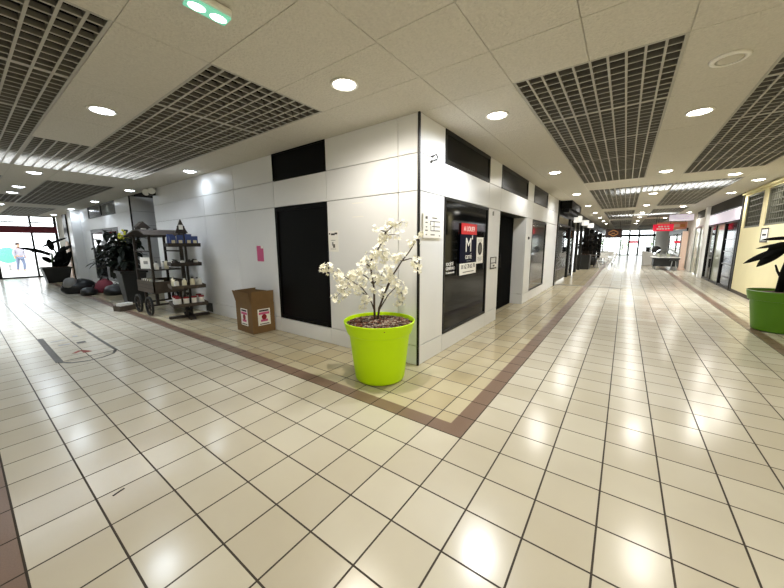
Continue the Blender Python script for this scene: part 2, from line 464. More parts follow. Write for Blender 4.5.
# recess beyond the end of the left face, then the next clad wall
b = MB()
for z0, z1 in ((0, .245), (.245, 1.1), (1.1, 2.075), (2.075, 2.48), (2.48, H)):
    b.box(XL+0.03, 10.8, z0+.004, XL+0.62, 10.83, z1-.004); b.box(XL+0.63, 10.8, z0+.004, XL+2.4, 10.83, z1-.004)
struct(b.build('wall_recess', M['panel']))
struct(MB().box(XL+0.03, 10.83, 0, XL+2.4, 10.95, 3.5).box(XL+2.4, 8.95, 0, XL+2.5, 10.95, 3.5).build('wall_recess_core', M['backing']))
struct(MB().box(XL-0.004, 10.795, 0, XL+0.03, 10.83, H).build('trim_2', M['trimblack']))
struct(MB().box(XL+0.68, 10.775, 2.02, XL+1.6, 10.8, 2.62).build('window_8', M['blackpanel']))
struct(MB().box(XL+0.50, 10.78, 1.75, XL+0.66, 10.8, 1.98).build('window_9', M['blackpanel']))
b = MB()
W2 = [10.84, 12.2, 13.9, 15.6, 16.9]
for i, (a0, a1) in enumerate(zip(W2, W2[1:])):
    for j, (z0, z1) in enumerate(zip(ZR, ZR[1:])):
        if i in (1, 2) and j in (1, 3): continue
        b.box(XL, a0+.004, z0+.004, XL+.03, a1-.004, z1-.004)
struct(b.build('wall_beyond', M['panel']))
struct(MB().box(XL+0.03, 10.83, 0, XL+0.14, YE+0.1, 3.5).build('wall_beyond_core', M['plaster']))
window_unit('window_10', 'x', 12.21, 13.89, 0.25, 2.07, M['mirrorglass'], fw=0.12)
window_unit('window_11', 'x', 13.91, 15.59, 0.25, 2.07, M['mirrorglass'], fw=0.12)
window_unit('window_12', 'x', 12.21, 13.89, 2.49, H-.003, M['darkpane'], fw=0.03)
window_unit('window_13', 'x', 13.91, 15.59, 2.49, H-.003, M['darkpane'], fw=0.03)
struct(MB().box(XL-0.28, 16.9, 0, XL+0.05, 17.5, H).build('wall_pier', M['panel'], bevel=0.01))
struct(MB().box(XL-0.02, 19.6, 0, XL+0.05, 20.3, H).build('trim_3', M['frame']))

# opposite and end walls
struct(MB().box(XW-0.15, YR-0.1, 0, XW, YE+0.1, 3.5).build('wall_opposite', M['plaster']))
WR = MB()
WR.box(XW-0.1, YR-0.12, 0, 8.15, YR, 3.5); WR.box(8.15, YR-0.12, 0, 11.6, YR, 1.86)
WR.box(8.15, YR-0.12, 2.76, 11.6, YR, 3.5); WR.box(9.72, YR-0.12, 1.86, 10.0, YR, 2.76); WR.box(11.36, YR-0.12, 1.86, 11.6, YR, 2.76)
struct(WR.build('wall_right', M['cream']))
struct(MB().box(8.15, YR-0.2, 1.7, 11.6, YR-0.12, 3.5).build('wall_right_core', M['backing']))
def lattice_window(name, x0, x1, z0, z1):
    f = MB(); t = 0.05
    f.box(x0, YR-0.1, z0, x0+t, YR-0.02, z1); f.box(x1-t, YR-0.1, z0, x1, YR-0.02, z1)
    f.box(x0, YR-0.1, z0, x1, YR-0.02, z0+t); f.box(x0, YR-0.1, z1-t, x1, YR-0.02, z1)
    n = max(3, round((x1-x0)/0.14))
    for i in range(1, n): x = x0+(x1-x0)*i/n; f.box(x-.012, YR-.09, z0, x+.012, YR-.05, z1)
    m = max(3, round((z1-z0)/0.14))
    for i in range(1, m): z = z0+(z1-z0)*i/m; f.box(x0, YR-.088, z-.012, x1, YR-.052, z+.012)
    r = struct(f.build(name, M['lattice']))
    MB().box(x0, YR-.115, z0, x1, YR-.1, z1).build('pane', M['darkpane'], r)
lattice_window('window_14', 10.0, 11.36, 1.86, 2.76)
lattice_window('window_15', 8.15, 9.72, 1.86, 2.76)
struct(MB().box(8.0, YR-.001, 0, 11.6, YR+.012, 0.09).build('baseboard_right', M['woodlight']))
struct(MB().tube([(4, YR+.05, 2.82), (11.55, YR+.05, 2.82)], 0.03).build('trim_4', M['cream']))

# glass end walls: frame with mullions, panes and a fascia band
def glass_wall(name, axis, a0, a1, pos, mull, ztr, zfas, fasmat, top=H):
    f = MB(); p = MB(); fa = MB()
    def bx(b, u0, u1, w0, w1, d0, d1):
        if axis == 'y': b.box(u0, pos+d0, w0, u1, pos+d1, w1)
        else: b.box(pos+d0, u0, w0, pos+d1, u1, w1)
    for m_, w in mull: bx(f, m_-w/2, m_+w/2, 0, top, -.04, .04)
    for z, h in ztr: bx(f, a0, a1, z-h/2, z+h/2, -.035, .035)
    bx(p, a0, a1, 0.02, top, -.005, .005)
    r = struct(f.build(name, M['frame']))
    p.build('pane', M['glass'], r)
    bx(fa, a0, a1, zfas[0], zfas[1], -.06, .06); fa.build('fascia', fasmat, r)
    return r
glass_wall('window_16', 'y', XW, XL, YE, [(-3.1, .1), (-2.0, .07), (-0.98, .1), (0.2, .07), (1.02, .1)], [(0.03, .06), (2.6, .05), (2.88, .04)], (2.10, 2.42), M['burg'])
glass_wall('window_17', 'x', YR, 1.9, XE, [(1.3, .08), (0.75, .05), (-0.45, .12), (-1.24, .16), (-2.14, .16), (-3.5, .14)], [(0.04, .08), (2.88, .05)], (2.16, 2.42), M['frame'])
struct(MB().box(XW-.1, YE-.06, H+.024, XL+.1, YE+.1, 3.5).build('wall_header_left', M['plaster']))
struct(MB().box(XE-.06, YR-.1, H+.024, XE+.1, YF+6.2, 3.5).build('wall_header_far', M['plaster']))
o = MB().box(XE-.1, -2.07, 1.42, XE-.05, -1.31, 1.66).build('door_banner', M['redlit']); tag(o, 'red strip sign across the glass of the far entrance doors', 'sign')
o = MB().box(XE-2.3, -3.15, 0.0, XE-1.95, -2.8, 0.98).box(XE-2.32, -3.17, .86, XE-1.93, -2.78, .99).build('litter_bin', M['potblack'], bevel=.02); tag(o, 'black litter bin in front of the far glass doors', 'bin')

# cafe shop on the left side of the right corridor, open to the corridor past a dark post
struct(MB().box(10.1, YF, 0, 10.22, YF+6.2, 3.5).build('wall_cafe_side', M['panel']))
struct(MB().box(10.1, YF+6.1, 0, 18, YF+6.25, 0.5).box(10.1, YF+6.1, 2.3, 18, YF+6.25, 3.5).box(18, YF+6.1, 0, XE, YF+6.25, 3.5)
       .build('wall_cafe_back', M['plaster']))
struct(MB().box(10.22, YF+.03, H, XE, YF+6.1, H+.03).build('ceiling_cafe', M['ceil']))
r = struct(MB().box(10.3, YF+6.12, .5, 10.38, YF+6.2, 2.3).box(12.2, YF+6.12, .5, 12.28, YF+6.2, 2.3).box(14.2, YF+6.12, .5, 14.28, YF+6.2, 2.3).box(16.2, YF+6.12, .5, 16.28, YF+6.2, 2.3)
           .box(10.3, YF+6.12, 1.75, 18, YF+6.2, 1.8).build('window_18', M['frame']))
MB().box(10.3, YF+6.14, .5, 18, YF+6.15, 2.3).build('pane', M['glass'], r)
struct(MB().box(10.1, YF-.03, 0, 10.26, YF+.1, H).build('trim_5', M['frame']))
# shopfront: frame, glass, one dark double leaf and black fascia
r = struct(MB().box(10.3, YF, 2.46, 18.2, YF+.12, H).box(13.4, YF, 0, 13.52, YF+.1, 2.46).box(10.28, YF+.02, 2.1, 14.5, YF+.08, 2.17)
           .box(14.5, YF-.02, 0, 14.66, YF+.12, 2.46).box(16.4, YF, 0, 16.6, YF+.12, 2.46).box(18.0, YF, 0, 18.3, YF+.12, 2.46).build('window_19', M['frame']))
MB().box(10.3, YF+.045, .06, 13.4, YF+.055, 2.1).build('pane', M['glass'], r)
leafd = struct(MB().box(13.56, YF+.0, 0.02, 13.62, YF+.05, 2.1).box(14.4, YF, .02, 14.46, YF+.05, 2.1).box(13.56, YF, .02, 14.46, YF+.05, .12).box(13.56, YF, 2.02, 14.46, YF+.05, 2.1).build('door_2', M['frame']))
MB().box(13.62, YF+.02, .12, 14.4, YF+.03, 2.02).build('pane', M['glass'], leafd)
MB().tube([(14.3, YF-.05, .5), (14.3, YF-.05, 1.6)], .018).tube([(14.3, YF-.05, .55), (14.3, YF, .55)], .012).tube([(14.3, YF-.05, 1.55), (14.3, YF, 1.55)], .012).build('handle', M['metal'], leafd)
o = MB().box(10.3, YF-.38, 2.62, 12.9, YF-.002, H-.004).box(10.3, YF-.3, 2.5, 12.9, YF-.1, 2.62).build('shop_fascia', M['blackpanel'], bevel=.01)
tag(o, 'black box fascia jutting out over the dark shopfront post', 'fascia')
for i, (x, lab) in enumerate(((14.2, 'nearest the black box fascia'), (17.4, 'second from the black box fascia'), (20.6, 'third from the black box fascia'))):
    t = thing('wall_lamp', 'white drum lamp over the cafe front, ' + lab, 'lamp', (x, YF-.16, 2.5), group='white drum lamps over the cafe front')
    MB().lathe([(0.0, -.13), (.15, -.13), (.16, -.11), (.16, .11), (.15, .13), (0, .13)], n=20).build('shade', M['drumlit'], t, smooth=False)
    MB().box(-.03, .1, -.03, .03, .17 if x < 18.3 else .17, .03).build('bracket', M['frame'], t)
struct(MB().box(18.3, YF, 2.42, XE, YF+.12, H).build('trim_6', M['frame']))
for i, x in enumerate((22.0, 26.0, 30.0, 36.0)):
    struct(MB().box(x, YF, 0, x+.35, YF+.3, 2.42).build('trim_%d' % (7+i), M['frame']))
struct(MB().box(24.0, YF+2.6, 0, 24.1, YF+6.1, H).build('wall_cafe_divider', M['backing']))
struct(MB().box(10.43, -0.95, 0.0, 10.49, YF+.02, .004).box(10.62, -.95, 0, 10.66, YF+.02, .004).build('trim_11', M['metal']))

# ------------------------------------------------------------------ lights
def spot(x, y, z, watts, col, ang=3.05, blend=0.6, rad=0.09):
    l = bpy.data.lights.new('lamp', 'SPOT'); l.energy = watts; l.color = col; l.spot_size = ang; l.spot_blend = blend; l.shadow_soft_size = rad
    o = bpy.data.objects.new('lamp', l); COL.objects.link(o); o.location = (x, y, z); return o
WARM, COOL, NEUT, CLEAR = (1.0, 0.96, 0.89), (0.80, 0.91, 1.0), (1.0, 0.985, 0.95), (0.94, 0.97, 1.0)
def downlight(x, y, label, col, watts=70.0, cool=False):
    t = thing('downlight', label, 'ceiling light', (x, y, H), group='round recessed downlights')
    MB().lathe([(.098, -.001), (.125, -.001), (.128, -.008), (.118, -.014), (.100, -.010)], n=28, closed=True).build('ring', M['lensring'], t, smooth=True)
    MB().lathe([(0, -.028), (.04, -.025), (.075, -.015), (.099, -.002), (.099, -.001), (0, -.001)], n=28).build('lens', M['lensc'] if cool else M['lens'], t, smooth=True)
    l = spot(0, 0, -.045, watts, col); l.parent = t
    l.name = 'lamp'
ordn = ['first', 'second', 'third', 'fourth', 'fifth', 'sixth', 'seventh', 'eighth', 'ninth', 'tenth', 'eleventh', 'twelfth']
downlight(0.152, 1.265, 'round downlight above the flowering lime pot, before the left grille', (1.0, 0.93, 0.82), 150)
for k, y in enumerate((6.05, 9.62, 13.08, 16.6, 20.2)):
    downlight(0.79, y, ordn[k] + ' round downlight along the left white wall, counted from the corner', COOL, 15, cool=True)
for k, y in enumerate((3.705, 8.51, 10.98, 12.35, 16.2, 20.0)):
    downlight(-0.985, y, ordn[k] + ' round downlight between the left grilles, counted from the nearest', COOL, 48, cool=True)
for k in range(8):
    downlight(1.674 + 3.63*k, 0.39, ordn[k] + ' round downlight along the white front face, counted from the corner', NEUT if k else CLEAR, 165 if k == 0 else 66)
for k in range(8):
    downlight(2.92 + 3.62*k, -1.43, ordn[k] + ' round downlight in the middle strip, counted from the smoke detector', WARM if k < 3 else NEUT, 76 if k == 0 else 68)
for k, x in enumerate((7.8, 9.03, 11.43, 15.25, 18.9, 22.5, 26.2)):
    downlight(x, -2.64 if x < 8 else (-3.25 if False else -2.64), ordn[k] + ' round downlight on the cream wall side of the right corridor', WARM) if not covered(x, -2.64) else downlight(x, -3.26, ordn[k] + ' round downlight on the cream wall side of the right corridor', WARM)
# unseen lamp added behind the camera to brighten the pot and near floor
downlight(-2.0, -2.33, 'added unseen fill downlight in the plain ceiling behind the camera', NEUT, 260)
for x in (12.5, 16.5, 21.0):
    downlight(x, YF+3.0, {12.5: 'round downlight inside the cafe behind the glass front', 16.5: 'round downlight inside the cafe behind the black planter', 21.0: 'round downlight deep inside the cafe'}[x], NEUT, 450)
# luminous battens above the grilles
def batten(x0, y0, x1, y1, z, label):
    t = thing('light_box', label, 'ceiling light', ((x0+x1)/2, (y0+y1)/2, z))
    w, l = (x1-x0)/2, (y1-y0)/2
    MB().box(-w, -l, .03, w, l, .12).build('housing', M['white'], t)
    MB().box(-w+.01, -l+.01, 0, w-.01, l-.01, .03).build('diffuser', M['tube'], t)
    for x_ in (-w*.8, w*.8): MB().tube([(x_, 0, .12), (x_, 0, 3.5-z)], .008, 6).build('hanger', M['frame'], t)
batten(8.62, -2.8, 9.58, -0.6, H+.16, 'bright rectangular light box above the grilles nearest in the right corridor')
batten(18.4, -2.75, 19.4, -0.3, H+.2, 'bright rectangular light box above the grilles farther down the right corridor')
batten(-2.3, 6.7, 0.4, 7.5, H+.42, 'long bright light box above the grilles in the left corridor')

# smoke detector
t = thing('smoke_detector', 'flat round white smoke detector on the plain ceiling strip beside a downlight', 'smoke detector', (1.66, -1.43, H))
MB().lathe([(0, -.012), (.06, -.014), (.085, -.012)], n=28).build('cap', M['plaster'], t, smooth=True)
MB().lathe([(.085, -.0005), (.12, -.0005), (.12, -.008), (.11, -.016), (.085, -.016)], n=28, closed=True).build('ring', M['white'], t, smooth=True)
# exit light
t = thing('exit_sign_lamp', 'green lit emergency exit light fixed to the ceiling tiles', 'exit light', (-1.035, 1.225, H), math.radians(-2))
MB().box(-.125, -.058, -.045, .125, .058, -.001).build('housing', M['white'], t, bevel=.015)
b = MB().box(-.118, -.05, -.06, .118, .05, -.045); b.build('diffuser', M['exitgreen'], t, bevel=.012)
for x in (-.06, .06): MB().ell((x, 0, -.059), (.050, .036, .006), 16, 6).build('lamp_glow', M['exitwhite'], t, smooth=True)
# twin emergency spotlight at the end of the left face
t = thing('emergency_spotlight', 'twin-headed emergency spotlight at the far top end of the left white wall', 'spotlight', (XL, 8.8, 2.78))
MB().box(-.1, -.1, -.06, -.001, .1, .06).build('housing', M['frame'], t, bevel=.01)
for y in (-.17, .2):
    Rm = Vector((-.6, -.75, -.15)).to_track_quat('Z', 'Y').to_matrix()
    MB().lathe([(0, -.06), (.05, -.06), (.075, .0), (.08, .05), (.072, .05)], (-.10, y, .03), 18, Rm).build('lamp_head', M['white'], t, smooth=True)
    MB().lathe([(0, .05), (.071, .046), (.071, .04), (0, .04)], (-.10, y, .03), 18, Rm).build('lens', M['white'], t, smooth=True)
    MB().tube([(-.05, y*.4, .03), (-.08, y, .03)], .015).build('arm', M['frame'], t)

# ------------------------------------------------------------------ things on the building's faces
def sheet(name, face, a, z, w, h, m, label, cat, parts=(), tilt=0.0, group=None):
    """a thin sheet on a wall. face 'x': left face, a = y of its centre; face 'y': front face, a = x of its centre"""
    if face == 'x': t = thing(name, label, cat, (XL-.001, a, z), -PI/2, group)
    elif face == 'y': t = thing(name, label, cat, (a, YF-.001, z), 0, group)
    elif face == 'pane': t = thing(name, label, cat, (a, YF+.0115, z), 0, group)
    MB().box(-w/2, -.002, -h/2, w/2, 0, h/2).build('backing_sheet' if parts else 'sheet', m, t)
    for p in parts:
        pn, x0, z0, x1, z1, pm = p
        MB().box(x0, -.0032, z0, x1, -.002, z1).build(pn, pm, t)
    return t
sheet('paper_sheet', 'x', 4.275, 1.325, .2, .27, M['pink'], 'pink paper sheet taped to the white wall above the cardboard box', 'paper', (('tape', .03, .09, .1, .135, M['paper']),))
n_ = sheet('notice_sign', 'x', 2.43, 1.52, .19, .29, M['paper'], 'white notice sheet beside the black window of the left face', 'notice',
      (('heading', -.085, .095, -.06, .115, M['ink']), ('heading', -.045, .085, .03, .11, M['ink']), ('heading', .03, .095, .08, .12, M['ink']),
       ('drawing', -.03, -.06, .0, -.01, M['markpale']), ('drawing', -.01, -.09, .03, -.04, M['rubber']), ('printed_line', -.05, .01, .04, .018, M['markpale']), ('printed_line', -.06, -.11, .05, -.104, M['markpale'])))
for z, lab in ((2.006, 'upper white tape remnant on the panel right of the notice sheet'), (1.833, 'lower white tape remnant on the panel right of the notice sheet')):
    o = MB().box(XL-.0012, 1.865, z-.006, XL, 2.06, z+.006).build('tape_strip', M['paper']); tag(o, lab, 'tape')
# wall vent
t = thing('wall_vent', 'dark square vent opening at the foot of the left white wall', 'vent', (XL, 6.4, .13))
MB().box(-.006, -.15, -.1, -.0005, .15, .1).build('frame', M['frame'], t)
for k in range(6): MB().box(-.012, -.13, -.08+.028*k, -.006, .13, -.07+.028*k).build('slat', M['blackpanel'], t)

# floor plan board on the front face
t = thing('plan_sign', 'white framed floor plan board on the white front panel beside the corner', 'sign', (1.355, YF, 1.685))
MB().box(-.225, -.018, -.14, .225, -.001, .14).build('board', M['paper'], t, bevel=.003)
for (x0, z0, x1, z1) in ((-.06, .055, .19, .063), (-.02, -.005, .19, .003), (-.05, -.055, .19, -.047), (-.06, .01, -.052, .06), (.03, -.05, .038, .06), (-.05, -.05, -.042, 0), (-.075, .02, -.05, .028), (.03, -.005, .038, -.05)):
    MB().box(x0, -.0195, min(z0, z1), x1, -.018, max(z0, z1)).build('plan_line', M['ink'], t)
for (x, z, w) in ((-.15, .095, .05), (-.15, .04, .05), (-.15, -.01, .03), (-.15, -.05, .06), (-.15, -.1, .03), (.05, .1, .12), (0, -.1, .1), (.18, -.11, .03)):
    MB().box(x-w/2, -.0195, z-.006, x+w/2, -.018, z+.006).build('printed_line', M['rubber'], t)
MB().box(-.17, -.0195, .08, -.155, -.018, .115).box(-.145, -.0195, .08, -.13, -.018, .115).build('pictogram', M['ink'], t)
# loose cable by the corner, top
b = MB().tube([(1.33, YF+.005, 2.487), (1.35, YF-.02, 2.495), (1.40, YF-.03, 2.52), (1.43, YF-.03, 2.50), (1.41, YF-.03, 2.46), (1.36, YF-.03, 2.445), (1.31, YF-.02, 2.44), (1.29, YF-.02, 2.40)], .008, 8)
o = b.build('loose_cable', M['frame'], smooth=True); tag(o, 'loop of grey cable hanging out of the top joint near the corner', 'cable')

# letting sign on the black window: red header, navy body, white phone strip
t = thing('letting_sign', 'red and navy letting sign with white M in the black window', 'sign', (2.50, YF-.004, 1.4))
MB().box(-.275, -.008, .212, .305, 0, .37).build('red_header', M['red'], t)
text('lettering', 'A LOUER', .1, (.015, -.0085, .29), FACE_S, M['paper'], t, sx=1.05)
MB().box(-.31, -.006, -.205, .28, 0, .212).build('navy_field', M['navy'], t)
text('lettering', 'M', .30, (-.01, -.0065, .045), FACE_S, M['paper'], t, sx=1.05, ext=.003)
MB().box(.125, -.0085, .14, .15, -.006, .20).build('accent_mark', M['paper'], t)
text('lettering', 'carré', .12, (0, -.0065, -.115), FACE_S, M['paper'], t, sx=.95)
MB().box(-.07, -.0075, -.186, .08, -.006, -.18).build('printed_line', M['markpale'], t)
MB().box(-.31, -.009, -.385, .31, 0, -.215).build('phone_strip', M['paper'], t)
text('lettering', '01 62 78 62 78', .092, (0, -.0095, -.268), FACE_S, M['ink'], t, sx=.92, ext=.002)
MB().box(-.2, -.0105, -.352, .22, -.009, -.34).build('printed_line', M['rubber'], t)
t = sheet('poster', 'pane', 2.98, 1.365, .29, .42, M['paper'], 'tall white poster with a black oval right of the letting sign', 'poster')
t.location.y = YF-.004
b = MB(); b.lathe([(0, 0), (1, 0), (1, .002), (0, .002)], n=28); b.v = [(x*.095, -.002-z*.6, y*.105+.03) for x, y, z in b.v]; b.build('oval_print', M['ink'], t)
b = MB(); b.lathe([(0, 0), (1, 0), (1, .002), (0, .002)], n=24); b.v = [(x*.06, -.0032-z*.5, y*.07+.03) for x, y, z in b.v]; b.build('oval_centre', M['rubber'], t)
for z, w in ((.17, .2), (.15, .16), (-.11, .2), (-.13, .18), (-.15, .2), (-.17, .12)): MB().box(-w/2, -.0032, z-.004, w/2, -.002, z+.004).build('printed_line', M['markpale'], t)
t = thing('window_lettering', 'three lines of white lettering low at the near edge of the black window', 'lettering', (1.79, YF+.0115, 1.15))
text('lettering', 'SOCIÉTÉ', .06, (0, -.001, .045), FACE_S, M['paper'], t, align='LEFT', sx=1.0)
text('lettering', 'GÉNÉRALE', .06, (0, -.001, -.015), FACE_S, M['paper'], t, align='LEFT', sx=.95)
text('lettering', 'Professionnels', .046, (0, -.001, -.072), FACE_S, M['paper'], t, align='LEFT', sx=1.0)
# entry panel on the pier between window and dark entrance
t = thing('intercom', 'wire-outlined mailbox plate with intercom on the narrow white panel before the entrance', 'intercom', (3.66, YF, 1.12))
for (x0, z0, x1, z1) in ((-.15, .1, .16, .112), (-.15, -.1, .17, -.085), (-.15, -.1, -.135, .11), (.145, -.1, .16, .11), (-.15, 0, .16, .012)):
    MB().box(x0, -.012, z0, x1, -.001, z1).build('bracket', M['rubber'], t)
MB().box(-.1, -.03, -.075, .11, -.001, -.012).build('plate', M['white'], t, bevel=.004)
MB().box(-.08, -.033, -.055, .0, -.03, -.03).build('slot', M['ink'], t)
o = MB().box(3.535, YF-.02, 1.96, 3.565, YF-.001, 2.03).build('door_bell', M['markpale'], bevel=.003); tag(o, 'small grey bell box high on the narrow panel above the mailbox plate', 'bell')
t = thing('door_switch', 'small black round button on the panel just past the dark entrance', 'button', (6.2, YF, 1.60))
MB().lathe([(0, 0), (.035, 0), (.035, .018), (.02, .026), (0, .026)], n=16, axis=Matrix.Rotation(PI/2, 3, 'X')).build('button', M['ink'], t)

# worn marking on the floor of the left corridor
def flat(b, pts, w):
    for p, q in zip(pts, pts[1:]):
        p, q = Vector(p+(0,)), Vector(q+(0,)); d = (q-p).normalized(); s = Vector((-d.y, d.x, 0))*w/2
        b.hexa([p-s, q-s, q+s, p+s], [v+Vector((0,0,.0015)) for v in (p-s, q-s, q+s, p+s)])
t = thing('floor_marking', 'worn grey rounded floor sticker outline with a faded red arrow on the left corridor tiles', 'floor sticker', (-1.2, 5.6, .0005))
b = MB(); flat(b, [(-.27, 1.0), (-.28, .2), (-.285, -.75)], .07); b.build('outline', M['rubber'], t)
b = MB(); flat(b, [(.29, .95), (.285, .3), (.29, -.70), (.25, -.78)], .035); flat(b, [(.28, 2.2), (.28, 1.35)], .03); b.build('outline', M['rubber'], t)
b = MB(); flat(b, [(-.285, -.75), (-.2, -.90), (-.05, -.97), (.1, -.95), (.22, -.87), (.29, -.70)], .03); flat(b, [(-.27, -.74), (.28, -.72)], .022); b.build('outline', M['rubber'], t)
b = MB(); flat(b, [(-.1, -.42), (-.02, -.32), (.05, -.50)], .05); flat(b, [(-.0, -.36), (.0, -.5)], .035); b.build('arrow', M['markred'], t)
for (x, y, w, h, m_) in ((-.1, .25, .12, .08, 'markpale'), (.08, .2, .1, .12, 'rubber'), (-.12, .6, .16, .06, 'markpale'), (.1, .75, .06, .1, 'markpale')):
    MB().box(x-w/2, y-h/2, 0, x+w/2, y+h/2, .0012).build('faded_print', M[m_], t)
for x, y, lab in ((-1.705, 1.449, 'dark scuff mark on the near left floor tiles'), ):
    b = MB(); flat(b, [(-.03, 0), (0, .012), (.03, .02)], .012); o = b.build('floor_scuff', M['ink'], loc=(x, y, .0005)); tag(o, lab, 'mark')

# ------------------------------------------------------------------ lime pot with blossom tree
PX, PY = .545, 1.212
POTP = [(0, 0), (.23, 0), (.262, .01), (.274, .035), (.30, .25), (.328, .505), (.333, .52), (.346, .526), (.356, .545), (.386, .645), (.389, .658), (.383, .664), (.374, .66), (.35, .56), (.33, .5), (.0, .5)]
t = thing('blossom_tree', 'small tree of white blossom in a big lime green pot at the white corner', 'potted tree', (PX, PY, 0))
pot = MB().lathe(POTP, n=56).build('pot', M['lime'], t, smooth=True)
pot.modifiers.new('edge', 'EDGE_SPLIT').split_angle = math.radians(50)
b = MB().lathe([(.366, .612), (.3, .628), (.2, .637), (.08, .645), (0, .65)], n=40); b.build('soil', M['soil'], t, smooth=True)
def scatter_chips(n, m_, name, rmax=.355):
    b = MB()
    for _ in range(n):
        a = random.uniform(0, 2*PI); r = rmax*math.sqrt(random.random()); z = .655 - (r/.36)**2*.035
        mt = Matrix.Translation((r*math.cos(a), r*math.sin(a), z)) @ Matrix.Rotation(random.uniform(0, PI), 4, 'Z') @ Matrix.Rotation(random.uniform(-.6, .6), 4, 'X')
        b.cbox((0,0,0), (random.uniform(.02, .06), random.uniform(.01, .025), random.uniform(.006, .016)), mt)
    o = b.build(name, m_, t); o['kind'] = 'stuff'
for m_, n in (('chip1', 380), ('chip2', 300), ('chip3', 260)): scatter_chips(n, M[m_], 'bark_chips')
VN, VR = Vector((.7827, .6224, 0)), Vector((.6224, -.7827, 0))
def tp(u, z, d=0.0): return VR*u + VN*d + Vector((0, 0, z))
BR = {
 'a': [(-0.025, 0.589, 0), (-0.001, 0.79, 0), (0.066, 0.966, -.02), (0.154, 1.16, -.05), (0.24, 1.298, -.07), (0.315, 1.392, -.08), (0.368, 1.476, -.08), (0.441, 1.58, -.08)],
 'b': [(0.25, 1.305, -.07), (0.336, 1.329, -.1), (0.39, 1.275, -.14), (0.412, 1.2, -.16)],
 'c': [(-0.047, 0.59, .01), (-0.055, 0.813, .02), (-0.052, 0.989, .04), (-0.082, 1.162, .06), (-0.09, 1.29, .07), (-0.025, 1.395, .06), (0.04, 1.499, .04), (0.083, 1.602, .03), (0.157, 1.664, .02), (0.23, 1.694, 0)],
 'd': [(0.04, 1.499, .04), (0.061, 1.561, .06), (0.146, 1.581, .1), (0.23, 1.57, .12)],
 'e': [(-0.085, 1.226, .065), (-0.164, 1.291, .1), (-0.218, 1.27, .13)],
 'f': [(-0.05, 0.747, .015), (-0.097, 0.902, -.02), (-0.181, 1.023, -.06), (-0.286, 1.1, -.09), (-0.369, 1.154, -.1), (-0.463, 1.198, -.1), (-0.577, 1.231, -.1)],
 'g': [(-0.105, 0.91, -.03), (-0.224, 0.991, .04), (-0.33, 1.014, .09), (-0.417, 0.961, .12), (-0.495, 0.875, .13)],
 'h': [(-0.012, 0.75, 0), (0.098, 0.921, .06), (0.196, 1.008, .12), (0.261, 0.919, .16), (0.272, 0.786, .17)],
 'i': [(-0.062, 1.043, .045), (-0.135, 1.141, -.03), (-0.22, 1.185, -.08), (-0.306, 1.143, -.1)],
 'j': [(0.066, 0.966, -.02), (0.09, 1.06, -.12), (0.12, 1.13, -.18), (0.11, 1.22, -.22)],
 'k': [(-0.06, 1.05, .045), (0.02, 1.12, .13), (0.07, 1.2, .18), (0.07, 1.34, .2)],
}
CL = [(-0.514,1.241,.05),(-0.567,1.231,.033),(-0.442,1.187,.042),(-0.391,1.123,.05),(-0.252,1.153,.033),(-0.308,1.068,.058),(-0.416,.993,.058),(-0.365,.917,.042),(-0.495,.886,.042),(-0.235,.991,.058),(-0.168,1.099,.05),(-0.057,1.364,.066),(.017,1.395,.066),(-0.143,1.29,.05),(-0.07,1.258,.058),(.07,1.342,.058),(-0.04,1.129,.066),(.035,1.075,.058),(.121,1.128,.05),(.196,1.019,.066),(.25,.93,.058),(.228,.82,.05),(-0.151,.903,.05),(-0.185,.826,.042),(.176,1.341,.05),(.336,1.466,.042),(.399,1.518,.033),(.442,1.58,.03),(.368,1.286,.042),(.412,1.232,.033),(.229,1.33,.042),(.178,1.674,.05),(.072,1.602,.058),(-0.022,1.633,.033),(.125,1.705,.042),(.262,1.704,.033),(.04,1.52,.042),(-0.198,1.206,.042),(-0.305,1.154,.042),(-0.074,.989,.042),(.034,.966,.042),(.101,1.224,.042)]
def flower(bp, bc, p, nrm, r):
    nrm = nrm.normalized(); a = nrm.orthogonal().normalized(); c = nrm.cross(a)
    t0 = random.uniform(0, 2*PI)
    for k in range(5):
        th = t0 + 2*PI*k/5
        e = a*math.cos(th) + c*math.sin(th); s = nrm.cross(e)
        q = [p, p+e*r*.55-s*r*.36+nrm*r*.12, p+e*r-s*r*.18+nrm*r*.34, p+e*r+s*r*.18+nrm*r*.34, p+e*r*.55+s*r*.36+nrm*r*.12]
        bp.add(q, [(0, 1, 2, 3, 4)])
    bc.ell(p+nrm*r*.1, (r*.13,)*3, 5, 3)
brs = {}; near = {k: [] for k in BR}
for (u, z, r) in CL:
    best, bd = None, 9
    for k, pts in BR.items():
        for p0, p1 in zip(pts, pts[1:]):
            for s in (0, .25, .5, .75, 1):
                q = [p0[i]+(p1[i]-p0[i])*s for i in range(3)]
                dd = math.hypot(q[0]-u, q[1]-z)
                if dd < bd: bd, best, bq = dd, k, q
    near[best].append((u, z, r, bq))
